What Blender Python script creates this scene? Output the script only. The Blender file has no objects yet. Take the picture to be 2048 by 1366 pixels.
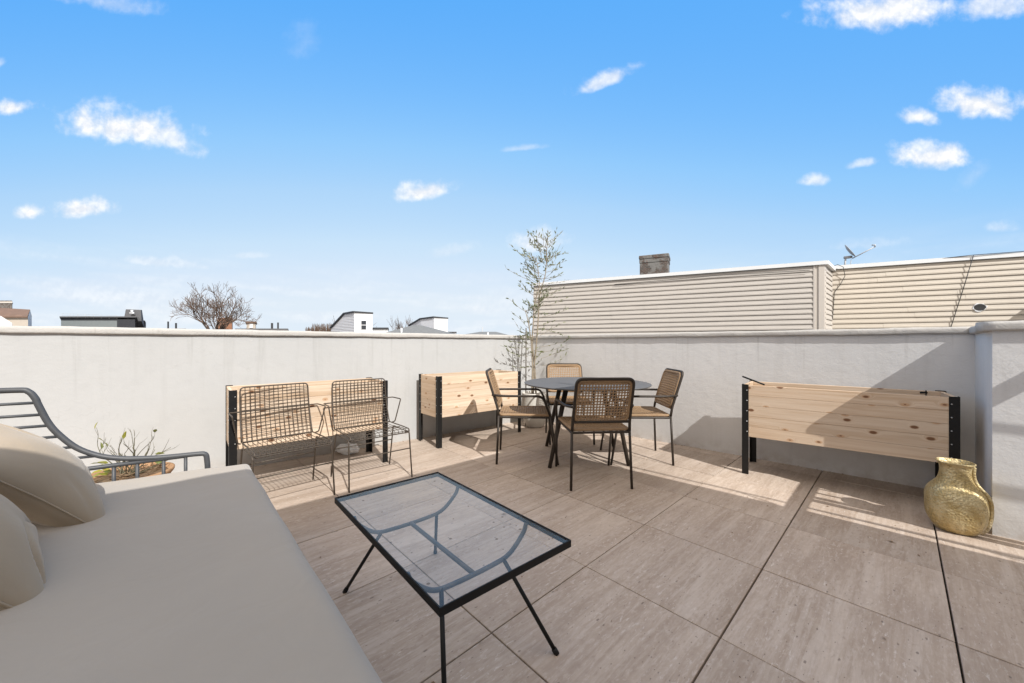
import bpy, math, random
import numpy as np
from mathutils import Vector, Matrix, noise

random.seed(7)
D2R = math.radians
S = bpy.context.scene
COL = S.collection

# ---------------------------------------------------------------- camera, world, sun, exposure
CAM_H = 1.09
cam = bpy.data.cameras.new("camera"); cam_o = bpy.data.objects.new("camera", cam); COL.objects.link(cam_o)
cam.sensor_width = 36.0; cam.lens = 36.0 * 750 / 2048; cam.shift_y = 5 / 2048
cam.clip_start = 0.02; cam.clip_end = 6000
cam_o.location = (0, 0, CAM_H); cam_o.rotation_euler = (math.pi / 2, 0, 0)
S.camera = cam_o
S.view_settings.view_transform = 'Standard'; S.view_settings.look = 'None'
S.view_settings.exposure = 1.05; S.view_settings.gamma = 1.0
S.view_settings.use_curve_mapping = False

TRAVEL = Vector((-0.565, 0.965, -1.0))                       # the way sunlight travels
sun = bpy.data.lights.new("sun", 'SUN'); sun_o = bpy.data.objects.new("sun", sun); COL.objects.link(sun_o)
sun.energy = 2.5; sun.angle = D2R(0.27); sun.color = (1.0, 0.985, 0.96)
sun_o.rotation_euler = TRAVEL.to_track_quat('-Z', 'Y').to_euler()
sun_o.location = (3, -6, 9)
SUN_EL = math.atan2(1.0, math.hypot(0.565, 0.965)); SUN_AZ = math.atan2(0.565, -0.965)

W = bpy.data.worlds.new("World"); S.world = W; W.use_nodes = True
wt = W.node_tree; wt.nodes.clear()
def wn(t, **kw):
    n = wt.nodes.new(t)
    for k, v in kw.items(): setattr(n, k, v)
    return n
def wmath(op, a, b=None, c=None, clamp=False):
    n = wn('ShaderNodeMath', operation=op, use_clamp=clamp)
    for i, v in enumerate((a, b, c)):
        if v is None: continue
        if isinstance(v, (int, float)): n.inputs[i].default_value = v
        else: wt.links.new(v, n.inputs[i])
    return n.outputs[0]
w_out = wn('ShaderNodeOutputWorld'); w_bg = wn('ShaderNodeBackground')
sky = wn('ShaderNodeTexSky'); sky.sky_type = 'NISHITA'; sky.sun_disc = False
sky.sun_elevation = SUN_EL; sky.sun_rotation = SUN_AZ
sky.altitude = 0; sky.air_density = 1.0; sky.dust_density = 0.6; sky.ozone_density = 2.2
w_tc = wn('ShaderNodeTexCoord'); DIR = w_tc.outputs['Generated']
w_sep = wn('ShaderNodeSeparateXYZ'); wt.links.new(DIR, w_sep.inputs[0])
DX, DY, DZ = w_sep.outputs
w_sc = wn('ShaderNodeSeparateColor'); wt.links.new(sky.outputs[0], w_sc.inputs[0])
red = wmath('MULTIPLY', w_sc.outputs[0], wmath('SQRT', wmath('SUBTRACT', 1.0, wmath('MULTIPLY', DX, DX))))
w_cr = wn('ShaderNodeValToRGB'); wt.links.new(wmath('DIVIDE', red, 6.0), w_cr.inputs[0])          # grade of the sky model: how far it has paled
els = w_cr.color_ramp.elements
for i_, (p_, c_) in enumerate([(.118, (.10, .42, .98)), (.158, (.20, .52, 1.0)), (.194, (.30, .61, 1.0)), (.253, (.44, .69, .98)), (.37, (.60, .79, .98)), (.50, (.70, .83, .98)), (.72, (.77, .87, .97))]):
    el_ = els[i_] if i_ < 2 else els.new(p_)
    el_.position = p_; el_.color = c_ + (1,)
w_hs = wn('ShaderNodeHueSaturation'); w_hs.inputs['Saturation'].default_value = 1.0; w_hs.inputs['Value'].default_value = 4.75
wt.links.new(w_cr.outputs[0], w_hs.inputs['Color'])
w_n1 = wn('ShaderNodeTexNoise'); w_n1.inputs['Scale'].default_value = 26; w_n1.inputs['Detail'].default_value = 7
w_n1.inputs['Roughness'].default_value = 0.56; w_n1.inputs['Distortion'].default_value = 0.1
wt.links.new(DIR, w_n1.inputs['Vector'])
NZ = wmath('SUBTRACT', w_n1.outputs['Fac'], 0.5)
w_n2 = wn('ShaderNodeTexNoise'); w_n2.inputs['Scale'].default_value = 9; w_n2.inputs['Detail'].default_value = 4
wt.links.new(DIR, w_n2.inputs['Vector'])
NB = wmath('SUBTRACT', w_n2.outputs['Fac'], 0.5)
# clouds: bearing, elevation (tangents), half width, half height, tilt, density
CLOUDS = [(-1.03, .575, .180, .062, -6, 1.0), (-.925, .555, .09, .04, -25, .8), (-1.335, .63, .07, .03, 5, 1.0), (-1.14, .361, .085, .032, 4, 1.0), (-1.29, .347, .05, .026, 0, 1.0),
          (-.235, .405, .082, .033, 8, 1.0), (.245, .700, .105, .026, 22, .75), (1.0, .885, .26, .062, 4, .95), (1.30, .90, .16, .045, 0, .7), (1.245, .637, .135, .05, -6, 1.0),
          (1.085, .602, .052, .028, -8, .9), (1.12, .497, .112, .042, -2, 1.0), (.935, .481, .05, .016, 10, .55), (.802, .434, .04, .02, 4, .7),
          (.065, .27, .075, .038, 6, .75), (.03, .522, .06, .011, 6, .32), (-.95, .218, .14, .02, -4, .38), (-.55, .80, .06, .05, 50, .10), (1.24, .455, .06, .03, 35, .14),
          (-1.38, .745, .035, .02, 20, .4), (-1.08, .91, .14, .03, -8, .35), (1.2, .165, .05, .02, 0, .15), (.95, .265, .12, .02, 4, .18),
          (-.7, .235, .08, .012, 0, .25), (-.16, .25, .07, .02, 10, .22), (1.3, .31, .05, .02, 0, .3)]
safe = wmath('MAXIMUM', DY, 0.05); GU = wmath('DIVIDE', DX, safe); GV = wmath('DIVIDE', DZ, safe)   # direction met by a far upright cloud sheet
w_cb = wn('ShaderNodeCombineXYZ'); wt.links.new(GU, w_cb.inputs[0]); wt.links.new(GV, w_cb.inputs[1])
for nn_, sc_ in ((w_n1, 19), (w_n2, 6.5)):
    for l_ in list(nn_.inputs['Vector'].links): wt.links.remove(l_)
    wt.links.new(w_cb.outputs[0], nn_.inputs['Vector']); nn_.inputs['Scale'].default_value = sc_
front = wmath('GREATER_THAN', DY, 0.1)
acc = None
for (bx, ez, hw, hh, tilt, dens) in CLOUDS:
    r = D2R(tilt); hw *= 1.06; hh *= 1.12
    du, dv = wmath('SUBTRACT', GU, bx), wmath('SUBTRACT', GV, ez)
    d1 = wmath('MULTIPLY', wmath('ADD', wmath('MULTIPLY', du, math.cos(r)), wmath('MULTIPLY', dv, math.sin(r))), 1 / hw)
    d2 = wmath('MULTIPLY', wmath('SUBTRACT', wmath('MULTIPLY', dv, math.cos(r)), wmath('MULTIPLY', du, math.sin(r))), 1 / hh)
    d2 = wmath('MULTIPLY', d2, wmath('ADD', 1.0, wmath('MULTIPLY', wmath('LESS_THAN', d2, 0.0), 0.55)))   # flatter bases
    d = wmath('SQRT', wmath('ADD', wmath('MULTIPLY', d1, d1), wmath('MULTIPLY', d2, d2)))
    d = wmath('ADD', d, wmath('ADD', wmath('MULTIPLY', NZ, 1.55), wmath('MULTIPLY', NB, 1.0)))
    m = wn('ShaderNodeMapRange'); m.interpolation_type = 'SMOOTHSTEP'
    m.inputs['From Min'].default_value = 1.12; m.inputs['From Max'].default_value = 0.10
    m.inputs['To Min'].default_value = 0; m.inputs['To Max'].default_value = dens
    wt.links.new(d, m.inputs['Value'])
    v = wmath('MULTIPLY', m.outputs[0], front)
    acc = v if acc is None else wmath('MAXIMUM', acc, v)
# broken warm cloud, unseen overhead and behind the viewer, added as fill light
w_dn = wn('ShaderNodeVectorMath', operation='DOT_PRODUCT'); wt.links.new(DIR, w_dn.inputs[0]); w_dn.inputs[1].default_value = (0, -.6, .8)
cov = wn('ShaderNodeMapRange'); cov.interpolation_type = 'SMOOTHSTEP'; wt.links.new(w_dn.outputs['Value'], cov.inputs['Value'])
cov.inputs['From Min'].default_value = .20; cov.inputs['From Max'].default_value = .48
w_n4 = wn('ShaderNodeTexNoise'); w_n4.inputs['Scale'].default_value = 2.6; w_n4.inputs['Detail'].default_value = 6; wt.links.new(DIR, w_n4.inputs['Vector'])
brk = wn('ShaderNodeMapRange'); brk.interpolation_type = 'SMOOTHSTEP'; wt.links.new(w_n4.outputs['Fac'], brk.inputs['Value'])
brk.inputs['From Min'].default_value = .30; brk.inputs['From Max'].default_value = .48
over = wmath('MULTIPLY', wmath('MULTIPLY', cov.outputs[0], brk.outputs[0]), .95)
# low thin haze streaks of cloud near the horizon
w_map = wn('ShaderNodeMapping'); w_map.inputs['Scale'].default_value = (3, 3, 22); wt.links.new(DIR, w_map.inputs['Vector'])
w_n3 = wn('ShaderNodeTexNoise'); w_n3.inputs['Scale'].default_value = 1.6; w_n3.inputs['Detail'].default_value = 5; wt.links.new(w_map.outputs[0], w_n3.inputs['Vector'])
w_z = wn('ShaderNodeSeparateXYZ'); wt.links.new(DIR, w_z.inputs[0])
band = wn('ShaderNodeMapRange'); band.interpolation_type = 'SMOOTHSTEP'; wt.links.new(w_z.outputs['Z'], band.inputs['Value'])
band.inputs['From Min'].default_value = 0.24; band.inputs['From Max'].default_value = 0.03
st = wn('ShaderNodeMapRange'); wt.links.new(w_n3.outputs['Fac'], st.inputs['Value'])
st.inputs['From Min'].default_value = 0.42; st.inputs['From Max'].default_value = 0.75
st.inputs['To Max'].default_value = 0.55
acc = wmath('MAXIMUM', acc, wmath('MULTIPLY', st.outputs[0], band.outputs[0]))
w_mix = wn('ShaderNodeMix', data_type='RGBA')
wt.links.new(acc, w_mix.inputs['Factor']); wt.links.new(w_hs.outputs[0], w_mix.inputs['A'])
w_cm = wn('ShaderNodeMapping'); w_cm.inputs['Location'].default_value = (.004, -.012, 0); wt.links.new(w_cb.outputs[0], w_cm.inputs['Vector'])
w_n5 = wn('ShaderNodeTexNoise'); w_n5.inputs['Scale'].default_value = 19; w_n5.inputs['Detail'].default_value = 7; w_n5.inputs['Roughness'].default_value = .56; w_n5.inputs['Distortion'].default_value = .1; wt.links.new(w_cm.outputs[0], w_n5.inputs['Vector'])
w_sh = wn('ShaderNodeMapRange'); w_sh.inputs['From Min'].default_value = -.10; w_sh.inputs['From Max'].default_value = .10; wt.links.new(wmath('SUBTRACT', w_n5.outputs['Fac'], w_n1.outputs['Fac']), w_sh.inputs['Value'])
w_cc = wn('ShaderNodeMix', data_type='RGBA'); wt.links.new(w_sh.outputs[0], w_cc.inputs['Factor']); w_cc.inputs['A'].default_value = (4.05, 4.25, 4.6, 1); w_cc.inputs['B'].default_value = (5.3, 5.25, 5.2, 1)
wt.links.new(w_cc.outputs['Result'], w_mix.inputs['B'])
w_mx2 = wn('ShaderNodeMix', data_type='RGBA'); wt.links.new(over, w_mx2.inputs['Factor']); wt.links.new(w_mix.outputs['Result'], w_mx2.inputs['A'])
w_mx2.inputs['B'].default_value = (6.5, 5.75, 5.0, 1)
wt.links.new(w_mx2.outputs['Result'], w_bg.inputs['Color']); w_bg.inputs['Strength'].default_value = 0.1
wt.links.new(w_bg.outputs[0], w_out.inputs[0])

# ---------------------------------------------------------------- materials
def new_mat(name):
    m = bpy.data.materials.new(name); m.use_nodes = True
    return m, m.node_tree, m.node_tree.nodes['Principled BSDF']
class NT:
    def __init__(s, nt): s.nt = nt
    def node(s, t, ins=None, **kw):
        n = s.nt.nodes.new(t)
        for k, v in kw.items(): setattr(n, k, v)
        for k, v in (ins or {}).items(): s.set(n.inputs[k], v)
        return n
    def set(s, inp, v):
        if hasattr(v, 'links') or isinstance(v, bpy.types.NodeSocket): s.nt.links.new(v, inp)
        else: inp.default_value = v
    def noise(s, vec, scale, detail=4, rough=0.5, dist=0.0):
        return s.node('ShaderNodeTexNoise', {'Vector': vec, 'Scale': scale, 'Detail': detail, 'Roughness': rough, 'Distortion': dist}).outputs['Fac']
    def mapping(s, vec, scale=(1, 1, 1), rot=(0, 0, 0)):
        return s.node('ShaderNodeMapping', {'Vector': vec, 'Scale': scale, 'Rotation': rot}).outputs[0]
    def ramp(s, fac, a, b, lo=0.0, hi=1.0, smooth=True):
        n = s.node('ShaderNodeMapRange', {'Value': fac, 'From Min': a, 'From Max': b, 'To Min': lo, 'To Max': hi})
        if smooth: n.interpolation_type = 'SMOOTHSTEP'
        return n.outputs[0]
    def mix(s, fac, a, b, blend='MIX'):
        n = s.node('ShaderNodeMix', data_type='RGBA', blend_type=blend)
        s.set(n.inputs['Factor'], fac)
        for k, v in (('A', a), ('B', b)):
            s.set(n.inputs[k], tuple(v) + (1,) if isinstance(v, (tuple, list)) and len(v) == 3 else v)
        return n.outputs['Result']
    def math(s, op, a, b=0.0):
        n = s.node('ShaderNodeMath', operation=op); s.set(n.inputs[0], a); s.set(n.inputs[1], b); return n.outputs[0]
    def bump(s, h, strength, dist, normal=None):
        n = s.node('ShaderNodeBump', {'Height': h, 'Strength': strength, 'Distance': dist})
        if normal is not None: s.set(n.inputs['Normal'], normal)
        return n.outputs[0]
    def obj(s): return s.node('ShaderNodeTexCoord').outputs['Object']
    def gen_world(s): return s.node('ShaderNodeNewGeometry').outputs['Position']
    def uv(s): return s.node('ShaderNodeTexCoord').outputs['UV']

def plain(name, col, rough=0.6, metal=0.0, var=0.12, scale=30.0, bump=0.0, bscale=200.0, spec=0.5):
    m, nt, b = new_mat(name); n = NT(nt); v = n.obj()
    c = n.mix(n.noise(v, scale, 5, 0.6), tuple(x * (1 - var) for x in col), tuple(min(1, x * (1 + var)) for x in col))
    nt.links.new(c, b.inputs['Base Color'])
    b.inputs['Roughness'].default_value = rough; b.inputs['Metallic'].default_value = metal
    b.inputs['Specular IOR Level'].default_value = spec
    if bump: nt.links.new(n.bump(n.noise(v, bscale, 4, 0.6), bump, 0.002), b.inputs['Normal'])
    return m

def stucco(name, col, rough_amt=0.6, streak=True):
    m, nt, b = new_mat(name); n = NT(nt); p = n.gen_world()
    big = n.noise(p, 1.3, 5, 0.6); fine = n.noise(p, 9, 6, 0.65)
    c = n.mix(big, tuple(x * 0.93 for x in col), tuple(min(1, x * 1.05) for x in col))
    c = n.mix(n.ramp(fine, .45, .7, 0, .22), c, tuple(x * 0.86 for x in col))
    if streak:
        st = n.noise(n.mapping(p, (5, 5, .35)), 2.2, 5, 0.6)
        c = n.mix(n.ramp(st, .52, .75, 0, .30), c, (col[0] * .80, col[1] * .79, col[2] * .77))
    zz_ = n.node('ShaderNodeSeparateXYZ', {'Vector': p}).outputs['Z']
    drip = n.math('MULTIPLY', n.ramp(zz_, .55, 1.15), n.ramp(n.noise(n.mapping(p, (14, 14, .5)), 1.6, 4, .6), .55, .74))
    c = n.mix(n.math('MULTIPLY', drip, .34), c, (col[0] * .62, col[1] * .61, col[2] * .58))
    crk = n.node('ShaderNodeTexVoronoi', {'Vector': n.node('ShaderNodeVectorMath', {0: p, 1: n.node('ShaderNodeTexNoise', {'Vector': p, 'Scale': 6.0}).outputs['Color']}, operation='ADD').outputs[0], 'Scale': .9}, feature='DISTANCE_TO_EDGE').outputs['Distance']
    c = n.mix(n.math('MULTIPLY', n.ramp(crk, .006, .002), n.ramp(big, .5, .6, 0, .13)), c, (col[0] * .55, col[1] * .54, col[2] * .52))
    sep = zz_      # splashed dirt low on the wall, broken up by noise
    dirt = n.math('MULTIPLY', n.ramp(sep, .16, .0), n.ramp(n.noise(p, 6, 5, .7), .35, .7))
    c = n.mix(n.math('MULTIPLY', dirt, .45), c, (.36, .29, .22))
    nt.links.new(c, b.inputs['Base Color']); b.inputs['Roughness'].default_value = 0.92
    b.inputs['Specular IOR Level'].default_value = 0.15
    h = n.math('ADD', n.math('MULTIPLY', n.noise(p, 14, 3, .5), 1.0), n.math('MULTIPLY', n.noise(p, 95, 4, .65), .55))
    tro = n.noise(n.mapping(p, (3, 3, 6)), 3.0, 3, .6, 1.2)
    h = n.math('ADD', h, n.math('MULTIPLY', tro, .7))
    nt.links.new(n.bump(h, rough_amt, 0.006), b.inputs['Normal'])
    return m

M = {}
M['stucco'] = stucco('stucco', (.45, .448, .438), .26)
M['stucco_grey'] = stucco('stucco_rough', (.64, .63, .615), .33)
M['coping'] = stucco('coping_stucco', (.46, .44, .41), .8, streak=False)
M['black_metal'] = plain('black_metal', (.010, .0095, .009), .5, .0, .3, 40, .1, 300, .25)
M['brown_metal'] = plain('dark_bronze_metal', (.040, .031, .024), .48, .1, .3, 60, 0, 200, .3)
M['wire_metal'] = plain('wire_metal', (.075, .058, .043), .45, .3, .4, 60)
M['grey_metal'] = plain('grey_metal', (.062, .064, .068), .5, .0, .2, 30, .1, 300)
M['table_grey'] = plain('matt_grey_top', (.12, .12, .122), .66, .0, .12, 8, .05, 400, .12)
M['bolt'] = plain('galvanised', (.45, .45, .44), .35, .9)
M['soil'] = plain('soil', (.05, .035, .024), .95, 0, .5, 30, .8, 60)
M['dark_gap'] = plain('dark_gap', (.02, .017, .015), .95)
M['ceramic'] = plain('pale_ceramic', (.58, .55, .50), .55, 0, .12, 8, .1, 60)
M['white_paint'] = plain('white_paint', (.74, .75, .76), .5, 0, .05, 4)
M['fascia'] = plain('fascia_white', (.72, .73, .735), .45, 0, .05, 3)
M['roofing'] = plain('roofing', (.12, .12, .125), .9, 0, .25, 6)
M['shingle_grey'] = plain('grey_shingle', (.16, .165, .165), .9, 0, .35, 3, .4, 8)
M['shingle_brown'] = plain('brown_shingle', (.16, .10, .07), .9, 0, .5, 2.6, .4, 8)
M['dark_cladding'] = plain('dark_cladding', (.035, .037, .042), .6, 0, .2, 3)
M['mid_cladding'] = plain('grey_cladding', (.19, .21, .21), .6, 0, .12, 3)
M['cream_wall'] = plain('cream_wall', (.50, .44, .37), .7, 0, .08, 2)
M['window_glass'] = plain('window_glass', (.03, .035, .045), .08, 0, .3, 3)
M['bark'] = plain('bark', (.075, .052, .038), .9, 0, .4, 6, .6, 20)
M['twig_brown'] = plain('twig_brown', (.105, .068, .047), .9, 0, .5, .8)
M['olive_bark'] = plain('olive_bark', (.27, .225, .165), .85, 0, .3, 25, .5, 60)
M['bamboo'] = plain('stake_wood', (.12, .105, .085), .7, 0, .3, 25)
M['lemon_twig'] = plain('lemon_twig', (.105, .095, .055), .8, 0, .35, 30)
M['basket'] = plain('basket_clay', (.36, .21, .11), .85, 0, .25, 30, .5, 70)
M['plastic'] = plain('white_plastic', (.80, .80, .79), .35, 0, .04, 8)
M['ground'] = plain("ground", (.17, .165, .15), .95, 0, .4, .02)
M['brick_far'] = plain('far_brick', (.27, .13, .075), .9, 0, .3, 1.5)
M['hedge'] = plain('brown_hedge', (.10, .065, .045), .95, 0, .5, 1.5)
M['dish'] = plain('dish_grey', (.42, .43, .44), .45, .0, .1, 10)
M['cable'] = plain('cable', (.02, .02, .02), .6)

def leaf_mat(name, a, b_, under):
    m, nt, b = new_mat(name); n = NT(nt)
    rnd = n.node('ShaderNodeNewGeometry').outputs['Random Per Island']
    c = n.mix(rnd, a, b_)
    bf = n.node('ShaderNodeNewGeometry').outputs['Backfacing']
    c = n.mix(bf, c, under)
    nt.links.new(c, b.inputs['Base Color']); b.inputs['Roughness'].default_value = .5
    tr = n.node('ShaderNodeBsdfTranslucent', {'Color': c}); ms = n.node('ShaderNodeMixShader', {'Fac': .3})
    nt.links.new(b.outputs[0], ms.inputs[1]); nt.links.new(tr.outputs[0], ms.inputs[2])
    nt.links.new(ms.outputs[0], nt.nodes['Material Output'].inputs[0])
    return m
M['olive_leaf'] = leaf_mat('olive_leaf', (.085, .105, .035), (.19, .205, .085), (.25, .26, .17))
M['lemon_leaf'] = leaf_mat('lemon_leaf', (.14, .17, .03), (.40, .36, .05), (.20, .22, .07))
M['dry_leaf'] = leaf_mat('dry_leaf', (.16, .09, .05), (.30, .21, .12), (.2, .14, .08))

# travertine-look porcelain tiles
m, nt, b = new_mat('travertine_tile'); n = NT(nt); uv = n.uv()
s1 = n.noise(n.mapping(uv, (.8, 11, 1)), 1.0, 8, .66, .9)
s2 = n.noise(n.mapping(uv, (5, 48, 1)), 1.0, 6, .68, .9)
cl = n.noise(n.mapping(uv, (1.2, 2.6, 1)), 1.6, 5, .65)
vein = n.noise(n.mapping(uv, (.45, 5.5, 1)), 1.0, 6, .62, 1.6)
c = n.mix(n.ramp(s1, .34, .68), (.385, .298, .228), (.545, .448, .362))
c = n.mix(n.ramp(s2, .42, .66, 0, .55), c, (.60, .51, .435))
c = n.mix(n.ramp(cl, .35, .62, 0, .5), c, (.395, .305, .235))
c = n.mix(n.ramp(vein, .54, .64, 0, .42), c, (.61, .52, .44)); c = n.mix(n.ramp(vein, .46, .36, 0, .4), c, (.35, .265, .20))
chalk = n.math('MULTIPLY', n.ramp(n.noise(n.mapping(uv, (22, 75, 1)), 1.0, 6, .72), .555, .64), n.ramp(cl, .38, .60))
c = n.mix(n.math('MULTIPLY', chalk, .85), c, (.66, .59, .525))
gran = n.noise(n.mapping(uv, (26, 58, 1)), 1.0, 6, .7, .5)
c = n.mix(n.ramp(gran, .50, .70, 0, .45), c, (.62, .53, .45)); c = n.mix(n.ramp(gran, .46, .30, 0, .45), c, (.31, .235, .18))
vor = n.node('ShaderNodeTexVoronoi', {'Vector': n.mapping(uv, (9, 19, 1)), 'Scale': 1.0, 'Randomness': 1.0}, voronoi_dimensions='2D')
sepc = n.node('ShaderNodeSeparateColor', {'Color': vor.outputs['Color']})
pit = n.math('MULTIPLY', n.ramp(n.math('ADD', vor.outputs['Distance'], n.math('MULTIPLY', n.math('SUBTRACT', n.noise(uv, 90, 3), .5), .16)), .085, .04), n.math('GREATER_THAN', sepc.outputs[0], .80))
vor2 = n.node('ShaderNodeTexVoronoi', {'Vector': n.mapping(uv, (24, 55, 1)), 'Scale': 1.0, 'Randomness': 1.0}, voronoi_dimensions='2D')
sepc2 = n.node('ShaderNodeSeparateColor', {'Color': vor2.outputs['Color']})
pit2 = n.math('MULTIPLY', n.ramp(n.math('ADD', vor2.outputs['Distance'], n.math('MULTIPLY', n.math('SUBTRACT', n.noise(uv, 160, 3), .5), .22)), .12, .05), n.math('GREATER_THAN', sepc2.outputs[0], .88))
pits = n.math('MAXIMUM', pit, pit2)
c = n.mix(n.math('MULTIPLY', pits, .60), c, (.10, .075, .06))
p = n.gen_world()
grime = n.noise(p, 1.1, 5, .65)
c = n.mix(n.ramp(grime, .42, .72, 0, .38), c, (.34, .265, .215))
rowt = n.node('ShaderNodeAttribute', attribute_name='tone').outputs['Fac']
c = n.mix(1.0, c, n.node('ShaderNodeCombineColor', {0: rowt, 1: rowt, 2: rowt}).outputs[0], 'MULTIPLY')
nt.links.new(c, b.inputs['Base Color']); b.inputs['Roughness'].default_value = .62; b.inputs['Specular IOR Level'].default_value = .35
hh = n.math('SUBTRACT', n.math('MULTIPLY', s2, .5), pits)
nt.links.new(n.bump(hh, .35, .003), b.inputs['Normal']); M['tile'] = m

# knotty softwood boards (uv in metres, random offset per board)
m, nt, b = new_mat('knotty_pine'); n = NT(nt); uv = n.uv()
vor = n.node('ShaderNodeTexVoronoi', {'Vector': n.mapping(uv, (5.2, 9.5, 1)), 'Scale': 1.0, 'Randomness': .9}, voronoi_dimensions='2D')
sc = n.node('ShaderNodeSeparateColor', {'Color': vor.outputs['Color']})
kd = vor.outputs['Distance']; keep = n.math('GREATER_THAN', sc.outputs[0], .25)
swirl = n.math('MULTIPLY', n.ramp(kd, .30, .0), keep)
wv = n.node('ShaderNodeCombineXYZ', {0: 0.0, 1: n.math('MULTIPLY', swirl, .055), 2: 0.0}).outputs[0]
uvw = n.node('ShaderNodeVectorMath', {0: uv, 1: wv}, operation='ADD').outputs[0]
g1 = n.noise(n.mapping(uvw, (1.0, 30, 1)), 1.0, 5, .6, .9)
g2 = n.noise(n.mapping(uvw, (3, 140, 1)), 1.0, 3, .6, .3)
g0 = n.noise(n.mapping(uv, (.6, 5, 1)), 1.0, 3, .5)
rnd = n.node('ShaderNodeAttribute', attribute_name='tone').outputs['Fac']
c = n.mix(n.ramp(g1, .34, .66), (.545, .395, .265), (.68, .535, .395))
c = n.mix(n.ramp(g2, .45, .7, 0, .45), c, (.48, .30, .17))
c = n.mix(n.ramp(g0, .4, .7, 0, .4), c, (.70, .59, .475))
c = n.mix(n.math('MULTIPLY', n.ramp(kd, .15, .075), n.math('MULTIPLY', keep, .55)), c, (.44, .21, .075))
c = n.mix(n.math('MULTIPLY', n.ramp(kd, n.math('MULTIPLY', sc.outputs[1], .15), n.math('MULTIPLY', sc.outputs[1], .08)), n.math('MULTIPLY', keep, .85)), c, (.13, .05, .02))
c = n.mix(1.0, c, n.node('ShaderNodeCombineColor', {0: rnd, 1: rnd, 2: rnd}).outputs[0], 'MULTIPLY')
nt.links.new(c, b.inputs['Base Color']); b.inputs['Roughness'].default_value = .62; b.inputs['Specular IOR Level'].default_value = .3
nt.links.new(n.bump(g2, .25, .002), b.inputs['Normal']); M['pine'] = m

# woven cane / rope
m, nt, b = new_mat('woven_cane'); n = NT(nt); v = n.obj()
wvx = n.node('ShaderNodeTexWave', {'Vector': v, 'Scale': 90, 'Distortion': .4}, bands_direction='X').outputs['Fac']
wvz = n.node('ShaderNodeTexWave', {'Vector': v, 'Scale': 90, 'Distortion': .4}, bands_direction='DIAGONAL').outputs['Fac']
wv = n.math('MULTIPLY', wvx, wvz)
c = n.mix(n.noise(v, 60, 3), (.29, .175, .088), (.46, .315, .18)); c = n.mix(n.ramp(wv, 0, .6, .5, 0), c, (.16, .085, .04))
nt.links.new(c, b.inputs['Base Color']); b.inputs['Roughness'].default_value = .6
nt.links.new(n.bump(wv, .5, .003), b.inputs['Normal']); M['cane'] = m

# upholstery
def fabric(name, col):
    m, nt, b = new_mat(name); n = NT(nt); v = n.obj()
    c = n.mix(n.noise(v, 3.0, 5, .6), tuple(x * .93 for x in col), tuple(x * 1.05 for x in col))
    sp = n.node('ShaderNodeTexVoronoi', {'Vector': v, 'Scale': 9.0}); s3 = n.node('ShaderNodeSeparateColor', {'Color': sp.outputs['Color']})
    spot = n.math('MULTIPLY', n.ramp(sp.outputs['Distance'], .045, .02), n.math('GREATER_THAN', s3.outputs[0], .86))
    c = n.mix(n.math('MULTIPLY', spot, .45), c, (.12, .09, .07))
    nt.links.new(c, b.inputs['Base Color']); b.inputs['Roughness'].default_value = .9; b.inputs['Specular IOR Level'].default_value = .15
    b.inputs['Sheen Weight'].default_value = .25
    h = n.math('ADD', n.math('MULTIPLY', n.noise(v, 5, 4, .5, .6), 1.0), n.math('MULTIPLY', n.noise(v, 420, 3, .7), .05))
    nt.links.new(n.bump(h, .3, .02), b.inputs['Normal']); return m
M['cushion'] = fabric('taupe_canvas', (.38, .335, .28)); M['pillow'] = fabric('beige_canvas', (.385, .305, .215))

# gold vase
m, nt, b = new_mat('hammered_gold'); n = NT(nt); v = n.obj()
pt = n.noise(v, 9, 6, .65); pf = n.noise(v, 60, 4, .7)
c = n.mix(n.ramp(pt, .38, .62), (.44, .33, .145), (.60, .50, .29)); c = n.mix(n.ramp(pf, .53, .72, 0, .7), c, (.14, .10, .05))
c = n.mix(n.ramp(n.noise(v, 5, 3), .58, .7, 0, .5), c, (.62, .58, .50))
nt.links.new(c, b.inputs['Base Color']); b.inputs['Metallic'].default_value = .55
nt.links.new(n.ramp(pf, .3, .7, .38, .62), b.inputs['Roughness'])
hb = n.node('ShaderNodeTexVoronoi', {'Vector': v, 'Scale': 85.0}).outputs['Distance']
nt.links.new(n.bump(n.math('ADD', hb, n.math('MULTIPLY', pf, .5)), .7, .006), b.inputs['Normal']); M['gold'] = m

# table glass: clear pane, dusty, rain-marked
m, nt, b = new_mat('table_glass'); n = NT(nt); v = n.obj(); out = nt.nodes['Material Output']
tr = n.node('ShaderNodeBsdfTransparent', {'Color': (.975, .982, .982, 1)})
rp = n.noise(v, 38, 4, .6)
bn = n.bump(rp, .12, .004)
gl = n.node('ShaderNodeBsdfGlossy', {'Color': (1, .96, .90, 1), 'Roughness': .10, 'Normal': bn})
fc = n.node('ShaderNodeLayerWeight', {'Blend': .5}).outputs['Facing']
mx = n.node('ShaderNodeMixShader', {'Fac': n.math('ADD', .05, n.math('MULTIPLY', n.math('POWER', fc, 4.0), .7))})
nt.links.new(tr.outputs[0], mx.inputs[1]); nt.links.new(gl.outputs[0], mx.inputs[2])
du = n.node('ShaderNodeBsdfDiffuse', {'Color': (.66, .63, .60, 1)})
vo = n.node('ShaderNodeTexVoronoi', {'Vector': v, 'Scale': 17.0}, voronoi_dimensions='2D'); sv = n.node('ShaderNodeSeparateColor', {'Color': vo.outputs['Color']})
spk = n.math('MULTIPLY', n.ramp(n.math('ADD', vo.outputs['Distance'], n.math('MULTIPLY', sv.outputs[1], .08)), .13, .07), n.math('GREATER_THAN', sv.outputs[0], .74))
dust = n.math('ADD', .05, n.math('MULTIPLY', n.ramp(n.noise(v, 5, 6, .65), .42, .70), .10))
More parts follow.
